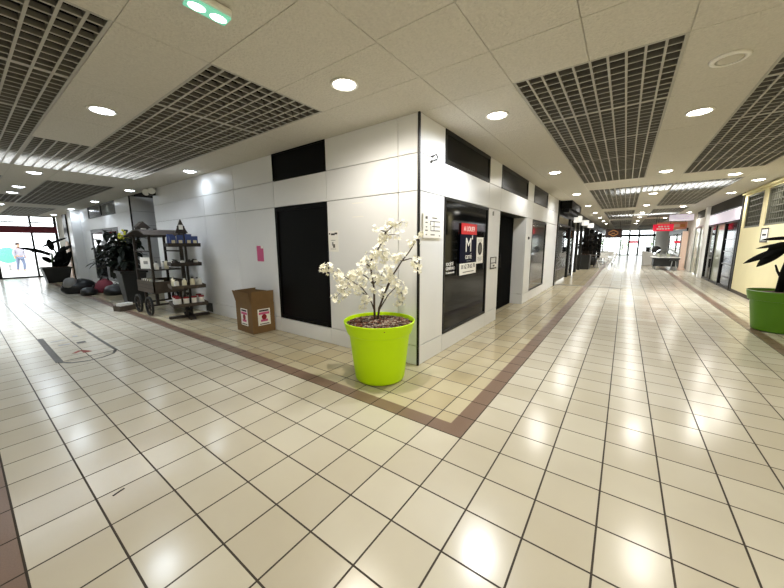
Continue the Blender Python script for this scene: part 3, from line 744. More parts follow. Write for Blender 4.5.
for k, pts in BR.items():
    P = [tp(u, z, d) for u, z, d in pts]
    r0 = .013 if k in 'ac' else .0075
    rad = [r0*(1-.72*i/(len(P)-1)) for i in range(len(P))]
    tw = MB().tube(P, rad, 7); bp = MB(); bc = MB()
    for (u, z, r, q) in near[k]:
        c = tp(u, z, q[2]); src = tp(q[0], q[1], q[2])
        if (c-src).length > .015: tw.tube([src, (src+c)/2+Vector((0,0,.006)), c], [.004, .003, .002], 5)
        for _ in range(max(7, int(21*(r/.05)**2))):
            o_ = Vector((random.gauss(0, 1), random.gauss(0, 1), random.gauss(0, 1))).normalized()
            pp = c + o_*r*random.uniform(.3, 1.45)
            flower(bp, bc, pp, o_ + Vector((-.35, -.3, .25)), random.uniform(.015, .026))
            if random.random() < .3: tw.tube([c, pp], [.0018, .0012], 4)
    if k not in 'ac':
        for s in range(8):
            i = random.randrange(1, len(P)); o_ = Vector((random.gauss(0, .03), random.gauss(0, .03), random.gauss(0, .03)))
            flower(bp, bc, P[i]+o_, o_+Vector((-.4, -.3, .3)), .024)
    o = tw.build('trunk' if k in 'ac' else 'branch', M['bark'], t, smooth=True)
    if bp.v:
        nb = len(bp.f); bp.add(bc.v, bc.f); bo = bp.build('blossom', [M['petal'], M['petalcore']], o)
        for q in bo.data.polygons: q.material_index = 1 if q.index >= nb else 0

# ------------------------------------------------------------------ cardboard box
BX = [(.655, 3.975), (1.045, 3.94), (1.05, 4.48), (.68, 4.52)]
t = thing('cardboard_box', 'open brown cardboard box with printed white labels standing by the left white wall', 'box', (.85, 4.23, 0))
def loc(p, z): return Vector((p[0]-.85, p[1]-4.23, z))
hb = .50; cen = Vector((0, 0, 0)); names = ['front', 'wall', 'back', 'side']
for i in range(4):
    p, q = BX[i], BX[(i+1) % 4]
    a, b2 = loc(p, .001), loc(q, .001); n = Vector((b2.y-a.y, -(b2.x-a.x), 0)).normalized(); th = n*.006
    up = Vector((0, 0, hb))
    MB().hexa([a-th, b2-th, b2, a], [a-th+up, b2-th+up, b2+up, a+up]).build('side_panel', M['card'], t)
    out = [.02, -.02, .015, .05][i]; fh = [.22, .20, .21, .21][i]
    if i == 1: up2 = Vector((0, 0, .19)) - n*.01
    else: up2 = Vector((0, 0, fh)) + n*out
    e = (b2-a).normalized()*.006
    # flap with a small dip so the edge is not dead straight
    MB().hexa([a-th+up+e, b2-th+up-e, b2+up-e, a+up+e], [a-th+up+up2+e*.2, b2-th+up+up2*.96-e, b2+up+up2*.96-e, a+up+up2+e*.2]).build('flap', M['card' if i in (3, 0) else 'cardin'], t)
MB().hexa([loc(p, .002) for p in BX], [loc(p, .008) for p in BX]).build('base_panel', M['cardin'], t)
def on_face(i, s0, s1, z0, z1, m_, name, off=.0015, parent=None):
    p, q = loc(BX[i], 0), loc(BX[(i+1) % 4], 0); n = Vector((q.y-p.y, -(q.x-p.x), 0)).normalized()
    a, b2 = p+(q-p)*s0+n*off, p+(q-p)*s1+n*off
    zz = lambda v, z: v+Vector((0,0,z))
    return MB().hexa([zz(a-n*.0012, z0), zz(b2-n*.0012, z0), zz(b2, z0), zz(a, z0)], [zz(a-n*.0012, z1), zz(b2-n*.0012, z1), zz(b2, z1), zz(a, z1)]).build(name, m_, parent or t)
def emblem(i, sc_, z, r, off, parent):
    p, q = loc(BX[i], 0), loc(BX[(i+1) % 4], 0); e = (q-p).normalized(); n = Vector((q.y-p.y, -(q.x-p.x), 0)).normalized(); c = p+(q-p)*sc_+n*off
    b = MB(); ring = [c + e*r*math.cos(2*PI*k/18) + Vector((0, 0, z+r*1.05*math.sin(2*PI*k/18))) for k in range(18)]
    b.add([v - n*.001 for v in ring] + ring, [tuple(range(18, 36))] + [(k, (k+1) % 18, 18+(k+1) % 18, 18+k) for k in range(18)])
    b.build('label_emblem', M['darkred'], parent)
for i, s0, s1, z0, z1 in ((0, .24, .80, .13, .41), (3, .30, .72, .12, .41)):
    lb = on_face(i, s0, s1, z0, z1, M['paper'], 'printed_label')
    w = s1-s0; h = z1-z0
    on_face(i, s0+w*.12, s1-w*.12, z1-h*.16, z1-h*.06, M['ink'], 'label_print', .0026, lb)
    on_face(i, s0+w*.08, s1-w*.08, z1-h*.34, z1-h*.2, M['pink'], 'label_print', .0026, lb)
    on_face(i, s0+w*.22, s1-w*.22, z0+h*.22, z0+h*.36, M['pink'], 'label_print', .0026, lb)
    on_face(i, s0+w*.12, s1-w*.12, z0+h*.06, z0+h*.11, M['ink'], 'label_print', .0026, lb)
    emblem(i, (s0+s1)/2, (z0+z1)/2, h*.16, .0028, lb)

# ------------------------------------------------------------------ product tower (wooden display stand)
TX, TY = .64, 6.35
t = thing('display_stand', 'dark wooden product tower with four trays and pointed top by the white wall', 'display stand', (TX, TY, 0), math.radians(-12))
MB().box(-.36, -.05, 0, .36, .05, .05).build('foot', M['wood'], t); MB().box(-.05, -.36, 0, .05, .36, .05).build('foot', M['wood'], t)
MB().box(-.06, -.045, .05, -.03, .045, 1.86).box(.03, -.045, .05, .06, .045, 1.86).build('post', M['wood'], t)
MB().add([(-.11, -.05, 1.72), (.11, -.05, 1.72), (.07, -.05, 1.80), (0, -.05, 1.99), (-.07, -.05, 1.80), (-.11, .05, 1.72), (.11, .05, 1.72), (.07, .05, 1.80), (0, .05, 1.99), (-.07, .05, 1.80)],
         [(0,1,2,3,4), (9,8,7,6,5), (0,5,6,1), (1,6,7,2), (2,7,8,3), (3,8,9,4), (4,9,5,0)]).build('pointed_top', M['wood'], t)
MB().box(-.04, -.056, 1.79, .03, -.05, 1.88).build('top_plate', M['paper'], t)
trays = [(.26, .30), (.62, .29), (1.07, .26), (1.45, .27)]
for z, hw in trays:
    MB().box(-hw, -hw, z, hw, hw, z+.018).box(-hw, -hw, z, hw, -hw+.015, z+.07).box(-hw, hw-.015, z, hw, hw, z+.07).box(-hw, -hw, z, -hw+.015, hw, z+.07).box(hw-.015, -hw, z, hw, hw, z+.07).build('tray', M['woodlight' if z < 1 else 'wood'], t)
rz = math.radians(-12)
def on_tower(x, y): return (TX + x*math.cos(rz)-y*math.sin(rz), TY + x*math.sin(rz)+y*math.cos(rz))
def bottle(name, r, h, m_, capm, label, cat, loc_, group):
    q = thing(name, label, cat, loc_, 0, group)
    MB().lathe([(0, 0), (r*.95, 0), (r, .004), (r, h*.72), (r*.8, h*.8), (r*.45, h*.84), (r*.45, h*.88), (0, h*.88)], n=14).build('body', m_, q, smooth=True)
    MB().lathe([(0, h*.88), (r*.5, h*.88), (r*.5, h), (0, h)], n=14).build('cap', capm, q)
    return q
spots = [(-.2, -.2), (-.07, -.22), (.07, -.21), (.2, -.2), (-.21, -.05), (-.21, .1), (.2, .06), (-.2, .21), (.05, .2)]
posn = ['near left corner', 'near edge left of centre', 'near edge right of centre', 'near right corner', 'left edge middle', 'left edge back', 'right edge back', 'far left corner', 'far edge']
for k, (x, y) in enumerate(spots[:7]):
    X_, Y_ = on_tower(x, y)
    bottle('lotion_bottle', .042, .17+.02*(k % 3), M['cream2' if k % 3 else 'paper'], M['white' if k % 2 else 'potblack'], 'cream bottle on the tower tray third from top, ' + posn[k], 'bottle', (X_, Y_, .638), 'cream bottles on the wooden tower')
    q = thing('tin', 'red-lidded white tin on the lowest tower tray, ' + posn[k], 'tin', (X_, Y_, .278), 0, 'white tins on the lowest tray')
    MB().lathe([(0, 0), (.05, 0), (.05, .15), (0, .15)], n=14).build('body', M['paper'], q); MB().lathe([(0, .15), (.052, .15), (.052, .175), (0, .175)], n=14).build('lid', M['darkred'], q)
    x2, y2 = on_tower(x*.85, y*.85)
    q = bottle('jar', .04, .11, M['white' if k % 2 else 'wood'], M['potblack'], ('white' if k % 2 else 'brown') + ' black-capped jar on the second tower tray, ' + posn[k], 'jar', (x2, y2, 1.088), 'jars on the second tray')
for k, (x, y) in enumerate(((-.18, -.17), (-.06, -.19), (.08, -.19), (.19, -.17), (-.18, .0), (-.18, .15), (.18, .1))):
    X_, Y_ = on_tower(x, y)
    q = thing('gift_pack', 'blue gift pack on the top tower tray, ' + posn[k], 'pack', (X_, Y_, 1.468), rz + random.uniform(-.2, .2), 'blue packs on the top tray')
    h = .19+.02*(k % 3)
    MB().hexa([(-.05, -.04, 0), (.05, -.04, 0), (.05, .04, 0), (-.05, .04, 0)], [(-.055, -.012, h), (.055, -.012, h), (.055, .012, h), (-.055, .012, h)]).build('bag', M['blue'], q)
    MB().box(-.03, -.037, .05, .03, -.033, .11).build('label_patch', M['cream2'], q)

# ------------------------------------------------------------------ market cart
t = thing('market_cart', 'dark wooden market cart with spoked wheels and curved canopy behind the product tower', 'cart', (.58, 7.5, 0))
hl = .5; hw = .32; KY = .68; CY = 7.5
MB().box(-hw, -hl, .47, hw, hl, .50).box(-hw, -hl, .50, -hw+.025, hl, .72).box(hw-.025, -hl, .5, hw, hl, .72).box(-hw, -hl, .5, hw, -hl+.025, .72).box(-hw, hl-.025, .5, hw, hl, .72).build('body', M['woodlight'], t)
for z in (.57, .65): MB().box(-hw-.004, -hl, z-.004, -hw, hl, z+.004).build('plank_joint', M['wood'], t)
AX = Matrix.Rotation(PI/2, 3, 'Y')
for y in (-.33, .33):
    for x in (-hw-.06, hw+.04):
        w = MB().lathe([(.175, -.02), (.205, -.02), (.205, .02), (.175, .02)], (x, y, .206), 26, AX, closed=True).build('wheel', M['potblack'], t)
        MB().lathe([(0, -.03), (.035, -.03), (.035, .03), (0, .03)], (x, y, .206), 14, AX).build('hub', M['wood'], w)
        for k in range(8):
            a = PI*k/4; MB().tube([(x, y, .206), (x, y+.18*math.cos(a), .206+.18*math.sin(a))], .009, 6).build('spoke', M['wood'], w)
    MB().tube([(-hw-.06, y, .206), (hw+.04, y, .206)], .02).build('axle', M['wood'], t)
    MB().box(-.25, y-.03, .21, -.2, y+.03, .47).build('bracket', M['wood'], t); MB().box(.2, y-.03, .21, .25, y+.03, .47).build('bracket', M['wood'], t)
for x in (-hw+.03, hw-.03):
    for y in (-hl+.03, hl-.03): MB().box(x-.022, y-.022, .5, x+.022, y+.022, 1.72).build('post', M['wood'], t)
for x in (-hw+.03, hw-.03): MB().box(x-.015, -hl+.05, 1.34, x+.015, hl-.05, 1.37).build('rail', M['wood'], t)
n = 14; b = MB(); top = []
for k in range(n+1):
    s = -1+2*k/n; y = s*(hl+.16); z = 1.80-.11*s*s-.03*math.sin(3*s)
    top.append((y, z))
for (y0, z0), (y1, z1) in zip(top, top[1:]):
    b.hexa([(-hw-.1, y0, z0-.02), (hw+.06, y0, z0-.02), (hw+.06, y1, z1-.02), (-hw-.1, y1, z1-.02)], [(-hw-.1, y0, z0), (hw+.06, y0, z0), (hw+.06, y1, z1), (-hw-.1, y1, z1)])
b.build('canopy', M['wood'], t)
MB().tube([(-.15, hl, .58), (-.15, hl+.4, .62)], .02).tube([(.15, hl, .58), (.15, hl+.4, .62)], .02).tube([(-.2, hl+.4, .62), (.2, hl+.4, .62)], .018).build('handle', M['wood'], t)
MB().box(-hw+.02, -hl+.03, .95, hw-.02, hl-.03, .97).build('shelf', M['wood'], t)
cart_items = [(-.2, -.62, 'white', .17), (-.22, -.45, 'cream2', .15), (-.2, -.28, 'paper', .19), (-.21, .35, 'wood', .16), (-.2, .52, 'paper', .14), (.0, -.55, 'cream2', .2), (.0, -.3, 'white', .16)]
cart_pos = ['at the tower end', 'second from the tower end', 'third from the tower end', 'beside the white card', 'at the bush end', 'behind the row near the tower', 'behind the middle of the row']
for k, (x, y, m_, h) in enumerate(cart_items):
    bottle('lotion_bottle', .04, h, M[m_], M['potblack'], ('brown' if m_ == 'wood' else 'pale') + ' bottle on the cart shelf, ' + cart_pos[k], 'bottle', (.58+x, CY+y*KY, .972), 'bottles on the market cart shelf')
q = thing('price_card', 'white upright card standing on the cart shelf', 'card', (.58-.2, CY+.1, .972), math.radians(-60))
MB().box(-.16, -.008, 0, .16, .008, .25).build('card', M['paper'], q); MB().box(-.08, -.0095, .1, .02, -.008, .17).build('printed_block', M['markpale'], q)
for k in range(7):
    y = -.58+.19*k
    q = thing('soap_box', ordn[k] + ' small boxed soap lying in the cart tray, counted from the tower', 'box', (.58-.18, CY+y*KY, .502), random.uniform(-.15, .15), 'boxed soaps in the cart tray')
    MB().box(-.07, -.05, 0, .07, .05, .24).build('carton', M['cream2' if k % 2 else 'paper'], q); MB().box(-.071, -.02, .08, .071, .02, .24).build('band', M['wood'], q)
q = thing('birdhouse', 'small dark wooden birdhouse with pale front hanging on the cart canopy end', 'birdhouse', (.48, 8.02, 1.745))
MB().box(-.1, -.1, .0, .1, .1, .14).add([(-.14, -.12, .13), (.14, -.12, .13), (0, -.12, .27), (-.14, .12, .13), (.14, .12, .13), (0, .12, .27)], [(0,1,2), (5,4,3), (0,3,4,1), (1,4,5,2), (2,5,3,0)]).build('house', M['wood'], q)
MB().box(-.05, -.108, .03, .05, -.1, .12).build('front_plate', M['paper'], q)
q = thing('basket', 'shallow white tray of samples under the near end of the cart', 'tray', (.06, 8.35, 0.0), .3)
MB().box(-.16, -.12, .0, .16, .12, .02).box(-.16, -.12, .02, -.145, .12, .12).box(.145, -.12, .02, .16, .12, .12).box(-.145, -.12, .02, .145, -.105, .12).box(-.145, .105, .02, .145, .12, .12).build('tray', M['woodlight'], q)
for k in range(3): MB().box(-.12+.09*k, -.08, .02, -.05+.09*k, .08, .17).build('sample_card', M['paper'], q)

# ------------------------------------------------------------------ plants
def square_pot(name_parent, w0, w1, h, m_):
    MB().hexa([(-w0, -w0, 0), (w0, -w0, 0), (w0, w0, 0), (-w0, w0, 0)], [(-w1, -w1, h), (w1, -w1, h), (w1, w1, h), (-w1, w1, h)]).build('pot', m_, name_parent, bevel=.02)
    MB().box(-w1-.02, -w1-.02, h-.06, w1+.02, w1+.02, h).build('rim', m_, name_parent, bevel=.01)
    MB().box(-w1+.03, -w1+.03, h, w1-.03, w1-.03, h+.015).build('soil', M['soil'], name_parent)
t = thing('potted_shrub', 'bushy dark shrub in a tall black square pot beside the market cart', 'potted plant', (.56, 9.5, 0))
square_pot(t, .18, .27, .84, M['potblack'])
st = MB(); lf = MB()
for k in range(48):
    a = random.uniform(0, 2*PI); rr = random.uniform(.1, .68); zt = random.uniform(1.0, 1.95)
    e = Vector((rr*math.cos(a)*.75-.22, rr*math.sin(a), zt - .25*rr)); e.x = min(e.x, .2); p0 = Vector((random.uniform(-.1, .1), random.uniform(-.1, .1), .84))
    mid = (p0+e)/2 + Vector((0, 0, .15)); st.tube([p0, mid, e], [.012, .009, .004], 5)
    for j in range(13):
        s = random.uniform(.35, 1.0); q = p0.lerp(mid, s*2) if s < .5 else mid.lerp(e, s*2-1)
        d_ = Vector((random.gauss(0, 1), random.gauss(0, 1), random.gauss(.1, .6)))
        lf.leaf(q, d_, random.uniform(.18, .30), random.uniform(.08, .13), .35, 4)
st.build('stems', M['bark'], t, smooth=True); lf.v = [(min(x, .47), y, z) for x, y, z in lf.v]
lf.build('foliage', M['leafdark'], t)
q = bpy.data.objects.new('flower_spray', None); COL.objects.link(q); q.parent = t; q.location = (-.15, -.25, 0)
q['label'] = 'small yellow flower spray'
MB().tube([(0, .2, .86), (0, .1, 1.3), (.02, 0, 1.68)], .006, 5).build('stem', M['leafmid'], q)
b = MB()
for k in range(16): b.ell((random.gauss(.02, .06), random.gauss(0, .06), 1.7+random.gauss(0, .06)), (.03, .03, .026), 6, 4)
b.build('blossom', M['yellow'], q)

def bent_leaf(p, d_, L, W, droop, up):
    # blade turned towards 'up', its tip sinking with gravity
    b = MB(); p = Vector(p); d_ = Vector(d_).normalized(); side = d_.cross(up).normalized(); n = 9; nn = side.cross(d_).normalized()
    for i in range(n+1):
        t_ = i/n; w = W*.5*math.sin(PI*min(1, t_*.93+.07))**.7
        c = p + d_*L*t_ - Vector((0, 0, 1))*droop*L*t_*t_
        b.v += [tuple(c-side*w+nn*w*.18), tuple(c), tuple(c+side*w+nn*w*.18)]
    for i in range(n): a = i*3; b.f += [(a, a+1, a+4, a+3), (a+1, a+2, a+5, a+4)]
    return b
def big_leaf_plant(name, label, loc_, potf, leaves, stemm, leafm, stems, up=Vector((-.45, -.65, .6))):
    t = thing(name, label, 'potted plant', loc_)
    potf(t)
    for (pts, r) in stems: MB().tube(pts, [r*(1-.5*i/(len(pts)-1)) for i in range(len(pts))], 8).build('stem', stemm, t, smooth=True)
    for (p, d_, L, W, dr) in leaves:
        o = MB().leaf(p, d_, L, W, 0, 8, .18, up.normalized()) if dr < 0 else bent_leaf(p, d_, L, W, dr, up).build('leaf', leafm, t, smooth=True)
        m = o.modifiers.new('solid', 'SOLIDIFY'); m.thickness = .006
    return t
# banana-like plant near the glass entrance
R_ = VR; 
big_leaf_plant('potted_banana_plant', 'large-leaved dark plant in a wide black pot before the glass entrance', (.30, 18.1, 0),
    lambda t: square_pot(t, .30, .42, .62, M['potblack']),
    [((-.05, -.1, 1.15), (-.9, -.1, .38), 1.0, .16, .10), ((-.1, 0, 1.1), (-.8, -.3, .75), .75, .14, .45), ((.1, 0, 1.2), (.6, -.7, .42), .75, .22, .02),
     ((0, 0, 1.3), (-.15, -.2, 1), .55, .24, .12), ((.15, .1, 1.0), (.4, -.2, 1), .6, .22, .1), ((.0, .1, .9), (.6, -.5, .9), .55, .24, .2),
     ((.2, -.1, .7), (.1, -1.4, .3), .8, .12, .02), ((0, -.1, .8), (.2, -.6, .6), .5, .22, .3), ((-.1, .1, .8), (-.5, -.4, .9), .5, .2, .3), ((.05, -.1, .66), (-.3, -.6, .5), .45, .22, .2), ((-.3, -.2, 1.45), (.9, -.3, .5), .85, .14, .03), ((.2, -.1, .62), (.12, -.2, 1), .9, .3, .04), ((.28, -.05, .62), (.3, -.25, 1), .75, .28, .06), ((.12, -.15, .62), (.0, -.3, 1), .7, .28, .05), ((.12, -.1, .9), (.15, -.6, .8), .5, .26, .25), ((0, -.1, .66), (.3, -.7, .45), .4, .24, .2), ((.1, -.1, .7), (.7, -.4, .7), .45, .24, .2)],
    M['leafmid'], M['leafblack'], [([(-.05, 0, .6), (-.06, -.05, .9), (-.05, -.1, 1.2)], .05), ([(.1, 0, .6), (.12, 0, 1.0), (.05, 0, 1.35)], .055)])
# dark plant in the green pot on the right
GX, GY = 5.83, -3.05
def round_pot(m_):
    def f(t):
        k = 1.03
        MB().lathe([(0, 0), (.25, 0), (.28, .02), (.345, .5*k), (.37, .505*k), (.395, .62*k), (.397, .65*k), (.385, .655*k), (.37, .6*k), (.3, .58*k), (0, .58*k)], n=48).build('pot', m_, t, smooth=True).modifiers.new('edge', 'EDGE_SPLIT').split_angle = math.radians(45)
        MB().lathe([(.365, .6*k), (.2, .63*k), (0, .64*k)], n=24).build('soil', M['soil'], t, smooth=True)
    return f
GRT, GFW = Vector((-.262, -.965, 0)), Vector((.965, -.262, 0))
def lp(u, z): return GRT*u + Vector((0, 0, z))
def span(u0, z0, u1, z1, W, dr, dv=0.0):
    d_ = GRT*(u1-u0) + GFW*dv + Vector((0, 0, z1-z0)); L = d_.length
    return (lp(u0, z0), d_ + Vector((0, 0, dr*L)), L, W, dr)
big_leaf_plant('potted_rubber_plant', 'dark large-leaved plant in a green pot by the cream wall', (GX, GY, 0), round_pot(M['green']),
    [span(.12, 1.52, -.34, 1.50, .07, .16, -.1), span(.10, 1.44, -.36, 1.36, .08, .16, .05), span(.08, 1.42, -.45, 1.12, .13, .12, -.1), span(-.02, 1.40, -.30, 1.08, .15, .1, -.15),
     span(0, 1.45, -.22, 1.34, .12, .15, -.3), span(.02, 1.6, .3, 1.75, .16, .2, -.3), span(.02, 1.5, .34, 1.35, .16, .25, -.25), span(.05, 1.4, .3, 1.1, .16, .25, -.35), span(0, 1.62, .1, 1.9, .14, .1, -.1)],
    M['leafblack'], M['leafblack'], [([lp(-.03, .64), lp(-.02, 1.0), lp(.02, 1.3), lp(.03, 1.62)], .05), ([lp(.08, .64), lp(.09, 1.0), lp(.07, 1.5)], .04), ([lp(-.02, .86), lp(-.09, 1.0), lp(-.12, 1.1)], .022)], up=Vector((-.75, .1, .6)))
o = MB().box(9.12, YR, 1.46, 9.62, YR+.03, 1.80).build('wall_notice', M['paper']); tag(o, 'pale framed notice on the cream wall behind the dark plant', 'notice')
for (x0, x1, z0, z1) in ((9.12, 9.62, 1.46, 1.49), (9.12, 9.62, 1.77, 1.80), (9.12, 9.15, 1.46, 1.8), (9.59, 9.62, 1.46, 1.8), (9.25, 9.5, 1.62, 1.66)):
    MB().box(x0, YR+.03, z0, x1, YR+.036, z1).build('frame' if x1-x0 != .25 else 'printed_block', M['navy'], o)

# ------------------------------------------------------------------ bags on the floor of the left corridor
def blob(c, r, jit, sub=3):
    b = MB().ell(c, r, 18, 12, jit)
    b.v = [(x, y, max(z, .004)) for x, y, z in b.v]; return b
t = thing('rubbish_bag', 'slumped grey and black rubbish bag on the floor before the entrance plant', 'bag', (.12, 13.1, 0))
blob((.02, 0, .16), (.44, .32, .28), .06).build('bag', M['bagblack'], t, smooth=True); blob((-.19, -.06, .28), (.19, .22, .22), .06).build('cover', M['baggrey'], t, smooth=True)
t = thing('cloth_bag', 'faded red cloth bag heaped between rubbish bags', 'bag', (.62, 12.55, 0))
blob((0, 0, .16), (.24, .3, .26), .1).build('bag', M['bagpink'], t, smooth=True); MB().tube([(-.1, 0, .38), (-.05, -.05, .5), (.08, -.03, .5), (.12, 0, .36)], .02).build('strap', M['bagblack'], t)
t = thing('dark_bag', 'flat black bag on the floor tucked against the next white wall', 'bag', (.7, 11.7, 0))
blob((0, 0, .1), (.3, .4, .2), .08).build('bag', M['bagblack'], t, smooth=True); MB().tube([(-.1, 0, .26), (0, 0, .36), (.1, 0, .26)], .014).build('handle', M['baggrey'], t)
t = thing('long_black_bag', 'low black sack trailing from the grey rubbish bag', 'bag', (.16, 12.2, 0))
blob((0, 0, .08), (.2, .26, .15), .08).build('bag', M['bagblack'], t, smooth=True); MB().tube([(.1, .1, .15), (.17, .12, .27)], .03).build('knot', M['bagblack'], t)

# ------------------------------------------------------------------ beige draped figure board at the far wall
t = thing('display_board', 'rounded beige display board standing beyond the white pier', 'board', (.92, 19.2, 0))
b = MB(); n = 12; pr = [(-.35, .05), (.35, .05), (.35, 1.35)] + [(.35*math.cos(PI*k/n), 1.35+.35*math.sin(PI*k/n)) for k in range(1, n)] + [(-.35, 1.35)]
b.add([(.02, u, z) for u, z in pr]+[(-.02, u, z) for u, z in pr], [tuple(range(len(pr))), tuple(reversed(range(len(pr), 2*len(pr))))]+[(k, len(pr)+k, len(pr)+(k+1) % len(pr), (k+1) % len(pr)) for k in range(len(pr))])
b.build('panel', M['pinkcol'], t); MB().box(-.2, -.3, 0, .12, .3, .05).build('foot', M['wood'], t)

# ------------------------------------------------------------------ person and panel outside the left entrance
def skin_body(name, verts, edges, radii, m_, parent, root=0):
    me = bpy.data.meshes.new(name); me.from_pydata(verts, edges, []); o = bpy.data.objects.new(name, me); COL.objects.link(o)
    o.parent = parent; me.materials.append(m_)
    sk = o.modifiers.new('skin', 'SKIN'); sk.use_smooth_shade = True
    for i, r in enumerate(radii): me.skin_vertices[0].data[i].radius = (r, r) if not isinstance(r, tuple) else r
    for v in me.skin_vertices[0].data: v.use_root = False
    me.skin_vertices[0].data[root].use_root = True
    s = o.modifiers.new('sub', 'SUBSURF'); s.levels = 1; s.render_levels = 2
    return o
t = thing('person', 'person in grey top and blue-grey trousers walking outside the glass entrance', 'person', (.12, 27.4, -.02), .3)
V = [(0,0,.88),(0,.0,1.08),(0,.01,1.30),(0,.01,1.40),(0,0,1.47),(0,-.02,1.56),(0,-.02,1.63),
     (.16,0,1.35),(.21,.0,1.10),(.2,-.08,.88),(.2,-.1,.80),(-.16,0,1.35),(-.22,.02,1.10),(-.2,-.02,.88),(-.2,-.03,.80),
     (.09,0,.84),(.1,-.10,.46),(.1,.0,.09),(.1,-.14,.04),(-.09,0,.84),(-.1,.08,.46),(-.1,.16,.10),(-.1,.05,.04)]
E_ = [(0,1),(1,2),(2,3),(3,4),(4,5),(5,6),(2,7),(7,8),(8,9),(9,10),(2,11),(11,12),(12,13),(13,14),(0,15),(15,16),(16,17),(17,18),(0,19),(19,20),(20,21),(21,22)]
RD = [(.15,.10),(.13,.09),(.16,.1),(.06,.06),(.055,.055),(.085,.095),(.06,.07),.06,.045,.035,.035,.06,.045,.035,.035,.085,.055,.04,.035,.085,.055,.04,.035]
skin_body('body', V, E_, RD, M['skin'], t)
skin_body('jumper', [V[0]]+V[1:3]+[(0,.01,1.38)]+[V[7],V[8],(.2,-.06,.92)]+[V[11],V[12],(-.2,-.01,.92)], [(0,1),(1,2),(2,3),(2,4),(4,5),(5,6),(2,7),(7,8),(8,9)], [(.17,.12),(.15,.11),(.18,.12),(.08,.08),.075,.06,.05,.075,.06,.05], M['cloth1'], t)
skin_body('trousers', [(0,0,.9),V[15],V[16],(.1,0,.14),V[19],V[20],(-.1,.155,.15)], [(0,1),(1,2),(2,3),(0,4),(4,5),(5,6)], [(.16,.12),.1,.072,.06,.1,.072,.06], M['cloth2'], t)
MB().ell((0, .015, 1.625), (.098, .105, .10), 14, 10).build('hair', M['hair'], t, smooth=True)
t = thing('teal_board', 'teal green rounded board standing outside the left glass entrance', 'board', (-.12, 30.5, -.02), .1)
b = MB().ell((0, 0, .95), (.5, .06, .5), 24, 12); b.build('panel', M['teal'], t, smooth=True); MB().box(-.05, -.05, 0, .05, .05, .4).box(-.3, -.15, 0, .3, .15, .05).build('stand', M['metal'], t)
# planting outside the far doors
for k, (x, y, h, lab) in enumerate(((56, 2.5, 2.6, 'pale green shrub outside, leftmost behind the far glass doors'), (57, -0.6, 2.2, 'pale green shrub outside, in the middle behind the far glass doors'), (58, -4.0, 2.8, 'pale green shrub outside, rightmost behind the far glass doors'))):
    t = thing('outdoor_shrub', lab, 'shrub', (x, y, -.02), group='shrubs outside the far doors')
    lf = MB()
    for j in range(260):
        o_ = Vector((random.gauss(0, 1), random.gauss(0, 1), random.gauss(0, 1))).normalized()*random.uniform(.5, 1)
        lf.leaf((o_.x*1.1, o_.y*1.1, h*.55+o_.z*h*.42), (random.gauss(0,1), random.gauss(0,1), .3), .35, .2, .3, 3)
    lf.build('foliage', M['hedge'], t); MB().tube([(0,0,0), (0,0,h*.6)], .06).build('stem', M['bark'], t)

# ------------------------------------------------------------------ cafe front: planter, dark plants, tables and chairs
t = thing('planter_box', 'tall black planter box at the cafe edge', 'planter', (19.2, .95, 0))
MB().hexa([(-.5, -.3, 0), (.5, -.3, 0), (.5, .3, 0), (-.5, .3, 0)], [(-.5, -.32, .8), (.5, -.32, .8), (.5, .32, .8), (-.5, .32, .8)]).build('box', M['potblack'], t, bevel=.02)
MB().box(-.46, -.28, .8, .46, .28, .815).build('soil', M['soil'], t)
lf = MB(); st = MB()
for j in range(90):
    p0 = Vector((random.uniform(-.4, .4), random.uniform(-.22, .22), .8)); e_ = p0+Vector((random.gauss(0, .25), random.gauss(0, .2), random.uniform(.4, 1.3)))
    st.tube([p0, e_], [.008, .004], 4)
    for m_ in range(4): lf.leaf(p0.lerp(e_, random.uniform(.4, 1)), (random.gauss(0,1), random.gauss(0,1), random.gauss(.2,.5)), random.uniform(.18, .32), .1, .3, 3)
st.build('stems', M['bark'], t); lf.build('foliage', M['leafblack'], t)
t = thing('potted_fig', 'tall dark leafy plant beyond the black planter box at the cafe', 'potted plant', (23.2, .85, 0))
MB().lathe([(0, 0), (.25, 0), (.32, .5), (.28, .5), (0, .46)], n=24).build('pot', M['potblack'], t, smooth=True)
lf = MB(); st = MB().tube([(0, 0, .45), (.05, 0, 1.2), (0, .05, 2.0)], .03, 6)
for j in range(260):
    a = random.uniform(0, 2*PI); z = random.uniform(.9, 2.3); r = random.uniform(.1, .55)
    lf.leaf((r*math.cos(a), r*math.sin(a), z), (math.cos(a), math.sin(a), random.gauss(0, .5)), random.uniform(.2, .3), .12, .4, 3)
st.build('stem', M['bark'], t, smooth=True); lf.build('foliage', M['leafblack'], t)

def make_chair():
    t = thing('cafe_chair', '', 'chair', (0, 0, 0), group='white cafe chairs at the round tables')
    MB().box(-.2, -.2, .44, .2, .2, .465).build('seat', M['white'], t, bevel=.02)
    b = MB()
    for k in range(5):
        x0 = -.2+.4*k/5; b.hexa([(x0+.01, .19, .62), (x0+.07, .19, .62), (x0+.07, .21, .62), (x0+.01, .21, .62)], [(x0+.01, .24, .86), (x0+.07, .24, .86), (x0+.07, .26, .86), (x0+.01, .26, .86)])
    b.box(-.21, .185, .6, .21, .215, .63); b.box(-.21, .235, .85, .21, .265, .88)
    b.build('backrest', M['white'], t)
    for s in (-1, 1):
        MB().tube([(s*.21, -.22, 0), (s*.2, .0, .44), (s*.2, .25, .87)], .013, 6).build('leg', M['white'], t)
        MB().tube([(s*.19, .25, 0), (s*.19, .0, .3), (s*.19, -.2, .45)], .013, 6).build('leg', M['white'], t)
    return t
